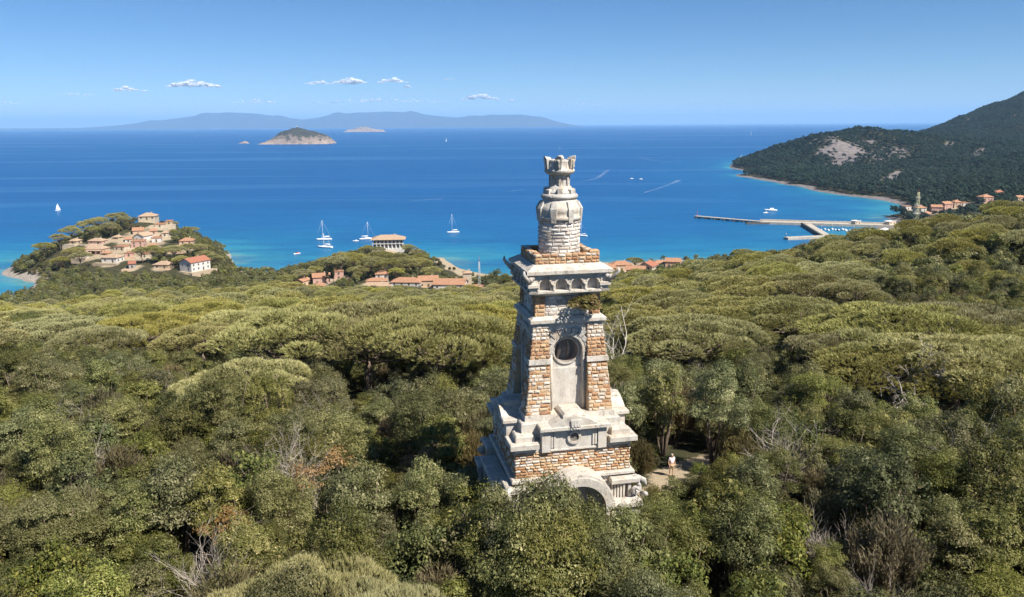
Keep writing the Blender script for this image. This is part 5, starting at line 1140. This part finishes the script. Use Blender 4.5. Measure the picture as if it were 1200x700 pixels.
def lattice(name, px, py, Y, Hh, w0, w1, n, mat, lab, cat, plats=(), rad=.12):
    p = atY(px, py, Y); e_ = empty(name, (p[0], p[1], g1(p[0], p[1])-.3), R(20), lab, cat); m = MB()
    hw = lambda t_: (w0+(w1-w0)*t_)/2
    cs = ((-1, -1), (1, -1), (1, 1), (-1, 1))
    for sx, sy in cs: m.tube([(sx*hw(0), sy*hw(0), 0), (sx*hw(1), sy*hw(1), Hh)], rad, 5)
    for k in range(n):
        t0, t1 = k/n, (k+1)/n
        for q in range(4):
            A_, B_ = cs[q], cs[(q+1) % 4]
            if k % 2: A_, B_ = B_, A_
            m.tube([(A_[0]*hw(t0), A_[1]*hw(t0), t0*Hh), (B_[0]*hw(t1), B_[1]*hw(t1), t1*Hh)], rad*.6, 4); m.tube([(A_[0]*hw(t1), A_[1]*hw(t1), t1*Hh), (B_[0]*hw(t1), B_[1]*hw(t1), t1*Hh)], rad*.6, 4)
    m.build('lattice', M[mat], e_)
    for t_ in plats:
        m = MB(); h = hw(t_)+.9; m.box(-h, h, -h, h, t_*Hh, t_*Hh+.25)
        for sx, sy in cs: m.tube([(sx*h*.97, sy*h*.97, t_*Hh+.2), (sx*h*.97, sy*h*.97, t_*Hh+1.5)], .08, 4)
        for q in range(4): m.tube([(cs[q][0]*h*.97, cs[q][1]*h*.97, t_*Hh+1.4), (cs[(q+1) % 4][0]*h*.97, cs[(q+1) % 4][1]*h*.97, t_*Hh+1.4)], .08, 4)
        m.build('platform', M['w_white'], e_)
    m = MB(); m.tube([(0, 0, Hh-.5), (0, 0, Hh+3)], .1, 5); m.build('antenna', M['redpaint'], e_); return e_
lattice('lattice_tower', 1073, 261, 860, 36, 4.6, 1.4, 9, 'yellow', 'tall yellowish lattice tower with platforms rising beside the harbour beach', 'mast', (.35, .6, .82), .17)
lattice('radio_mast', 562, 343, 495, 21, 1.3, .6, 12, 'metal', 'thin grey lattice mast beside the orange town roofs and the dark trees', 'mast', (), .07)
# dark broad trees, cypresses and palms in the town
CYP = [crown_mesh('cypress_crown', 300+k, R_=1.0, zc=5.2, hz_=5.0, ncl=60, per=90, L=.3, W=.2, cr=(.35, .5), mat='darkpine') for k in range(2)]
for k, (px, py, Y) in enumerate([(384, 334, 518), (391, 334, 520)]):
    p = atY(px, py, Y); plant('cypress', CYP[k], trunk_mesh('cypress_trunk', 310+k, 1.5, .3, 2, .2), (p[0], p[1], g1(p[0], p[1])), k, 1.0, ['left one of two slim dark cypresses beside the pink town house', 'right one of two slim dark cypresses beside the pink town house'][k], 'cypress', 'cypresses in the town')
for (px, py, Y, s, lab) in [(583, 345, 480, 2.6, 'tallest dark broad tree between the lattice mast and the monument'), (571, 347, 478, 1.9, 'dark tree left of the tallest one beside the lattice mast'), (595, 348, 470, 2.0, 'dark tree right of the tallest one touching the monument outline'), (577, 350, 465, 1.7, 'lower dark tree in front of the tallest one by the lattice mast'), (804, 318, 580, 1.7, 'dark tree beside the palms right of the monument'), (822, 318, 540, 1.8, 'large dark oak at the foot of the ridge right of the palms'), (838, 316, 520, 2.0, 'largest dark oak crowning the foot of the right ridge')]:
    p = atY(px, py, Y); plant('broad_tree', OAK[random.randrange(8)], OAKT[0], (p[0], p[1], g1(p[0], p[1])-.4), random.uniform(0, 6), s, lab, 'tree', None, 1.15)
def palm_mesh(seed):
    r = np.random.default_rng(seed); V, Fc, T = [], [], []; m = MB()
    m.tube([(0, 0, -.5), (.1, 0, 3), (.25, .05, 6.2)], [.32, .24, .2], 8)
    for k in range(26):
        a = k*2.399; el = r.uniform(-.5, 1.1); d = np.array([math.cos(a)*math.cos(el), math.sin(a)*math.cos(el), math.sin(el)]); p = np.array([.25, .05, 6.2]); L = 2.6
        for q in range(12):
            p2 = p+d*L/12; d = d+np.array([0, 0, -.13]); d /= np.linalg.norm(d); sd = np.cross(d, [0, 0, 1]); sd /= np.linalg.norm(sd)+1e-9
            for s_ in (-1, 1):
                i = len(V); V += [p, p2, p2+sd*s_*.55*math.sin(math.pi*(q+1)/13.5)+d*.25-np.array([0, 0, .12])]; Fc.append([i, i+1, i+2]); T.append(r.uniform(.2, .9))
            p = p2
    me = rawmesh('palm_crown', V, Fc, T); me.materials.append(M['palm']); me2 = bpy.data.meshes.new('palm_trunk'); me2.from_pydata(m.v, [], m.f); me2.materials.append(M['bark']); return me, me2
for k, (px, py, Y, s, lab) in enumerate([(763, 312, 605, 1.05, 'left palm of the pair standing against the turquoise water'), (777, 311, 610, 1.25, 'right and taller palm of the pair against the turquoise water'), (718, 314, 590, .8, 'small palm just right of the monument cornice')]):
    a, b = palm_mesh(400+k); p = atY(px, py, Y); plant('palm_tree', a, b, (p[0], p[1], g1(p[0], p[1])), k, s, lab, 'palm', None)
# bleached dead tree behind the monument, dead limbs on the right
def deadtree(px, py, Y, Hh, seed, lab, sp=2.2, n=7, r0=.11, tilt=(0, 0, 0), stem=0., mat='bleached'):
    p = atY(px, py, Y); z = g1(p[0], p[1]); e_ = empty('dead_tree', (p[0], p[1], z), 0, lab, 'dead tree'); e_.rotation_euler = tilt
    link('branches', twig_mesh('dead_branches', seed, Hh, sp, n, 3, r0, mat, stem), None, e_); return e_
deadtree(719, 398, 84, 12.5, 503, 'bleached leafless tree spreading white branches just right of the monument', 4.2, 8, .075)
for k, (px, py, Y, L, tlt, lab) in enumerate([(1085, 474, 66, 5.5, (R(8), R(-78), R(8)), 'grey fallen tree with bare branches under the right hand pines'), (1130, 499, 60, 6.5, (R(-6), R(82), R(-5)), 'long pale dead limb lying across the scrub on the right'), (1062, 452, 72, 4.5, (R(15), R(40), 0), 'leaning bare grey tree under the right hand pine crowns'), (1120, 462, 70, 4.5, (R(-10), R(-35), 0), 'second leaning bare tree deeper among the right hand pines')]):
    q = atY(px, py, Y); e_ = empty('dead_limb', tuple(q), 0, lab, 'dead tree'); e_.rotation_euler = tlt; link('branches', twig_mesh('limb', 510+k, L, .7, 3, 3, .12, 'twig'), None, e_)
# shrub rooted in the monument wall
def tower_pt(u, v, z): return (TW[0]+u*math.cos(PHI)-v*math.sin(PHI), TW[1]+u*math.sin(PHI)+v*math.cos(PHI), 87+z)
WS = crown_mesh('wall_shrub_leaves', 520, R_=.82, zc=.1, hz_=.55, ncl=26, per=70, L=.2, W=.07, cr=(.3, .45), mat='mastic', tonebias=.22)
e_ = plant('wall_shrub', WS, twig_mesh('wall_shrub_stems', 521, .7, .5, 6, 1, .02), tower_pt(.75, -2.3, 15.72), PHI, 1.0, 'leafy green shrub rooted high in the wall under the arcade', 'shrub', None, .85, 'leaves', 'stems')

# ------------------------------------------------------------------ the visitor beside the monument
def skin_body(name, J, E, rad, mat, parent, lv=2):
    me = bpy.data.meshes.new(name); me.from_pydata(J, E, []); o_ = link(name, me, M[mat], parent)
    md = o_.modifiers.new('skin', 'SKIN'); md.use_smooth_shade = True; sv_ = me.skin_vertices.new() if not me.skin_vertices else me.skin_vertices[0]
    for k, q in enumerate(rad): me.skin_vertices[0].data[k].radius = q if hasattr(q, '__len__') else (q, q)
    me.skin_vertices[0].data[0].use_root = True
    sb = o_.modifiers.new('sub', 'SUBSURF'); sb.levels = lv; sb.render_levels = lv; return o_
M['skin'] = simple('skin', (.52, .32, .22), .6, .3, .05); M['shirt'] = simple('pale_pink_shirt', (.74, .62, .66), .85, .2, .08, 8.); M['shorts'] = simple('tan_shorts', (.40, .30, .18), .9, .2, .1); M['hair'] = simple('grey_hair', (.30, .27, .24), .8, .2, .2, 20.); M['shoe'] = simple('dark_shoe', (.06, .05, .05), .7)
pe = empty('person', (PERSON[0], PERSON[1], PERSON[2]), R(25), 'person in a pale pink shirt and tan shorts standing on the path behind the monument', 'person')
J, E, Rd = [], [], []
def jn(p, r, par=None):
    J.append(p); Rd.append(r)
    if par is not None: E.append((par, len(J)-1))
    return len(J)-1
pelv = jn((0, 0, .94), (.16, .11)); wst = jn((0, .0, 1.1), (.14, .10), pelv); chs = jn((0, .01, 1.32), (.17, .11), wst); nk = jn((0, 0, 1.47), .06, chs); hd0 = jn((0, -.02, 1.55), .075, nk); hd1 = jn((0, -.03, 1.64), (.082, .098), hd0); jn((0, -.02, 1.72), .065, hd1)
nose = jn((0, -.13, 1.62), .015, hd1)
for s_ in (-1, 1):
    sh_ = jn((s_*.19, .01, 1.40), .062, chs); el_ = jn((s_*.27, .05, 1.13), .043, sh_); wr = jn((s_*.25, -.06, .90), .030, el_); pm = jn((s_*.24, -.08, .83), (.022, .038), wr)
    for q in range(4): f1 = jn((s_*(.255-.004*q), -.055-.02*q, .775-.004*(q % 2)), .009, pm); jn((s_*(.235-.004*q), -.06-.02*q, .735+.006*abs(q-1)), .008, f1)
    t1 = jn((s_*.215, -.115, .83), .010, pm); jn((s_*.205, -.13, .79), .009, t1)
    hp_j = jn((s_*.095, 0, .88), .088, pelv); kn = jn((s_*.11, -.02-.03*s_, .48), .058, hp_j); an = jn((s_*.12, .02-.05*s_, .09), .038, kn); jn((s_*.13, -.13-.05*s_, .04), .035, an)
skin_body('body', J, E, Rd, 'skin', pe)
J2 = [(0, 0, 1.0), (0, 0, 1.12), (0, .01, 1.33), (0, 0, 1.44)]; E2 = [(0, 1), (1, 2), (2, 3)]; R2 = [(.185, .135), (.165, .125), (.19, .13), (.08, .075)]
for s_ in (-1, 1): J2 += [(s_*.195, .01, 1.405), (s_*.25, .04, 1.2)]; R2 += [.08, .062]; E2 += [(2, len(J2)-2), (len(J2)-2, len(J2)-1)]
skin_body('shirt', J2, E2, R2, 'shirt', pe)
J3 = [(0, 0, .95)]; R3 = [(.175, .125)]; E3 = []
for s_ in (-1, 1): J3 += [(s_*.1, 0, .86), (s_*.11, -.02-.02*s_, .56)]; R3 += [.105, .085]; E3 += [(0, len(J3)-2), (len(J3)-2, len(J3)-1)]
skin_body('shorts', J3, E3, R3, 'shorts', pe)
m = MB(); m.lathe([(.03, 1.74), (.075, 1.725), (.10, 1.67), (.10, 1.62), (.085, 1.57)], 14, (0, .012, 0)); m.build('hair', M['hair'], pe)
for s_ in (-1, 1):
    m = MB(); m.box(s_*.125-.05, s_*.125+.05, -.22-.05*s_, .07-.05*s_, 0, .08, ins=.015); m.build('shoe', M['shoe'], pe)
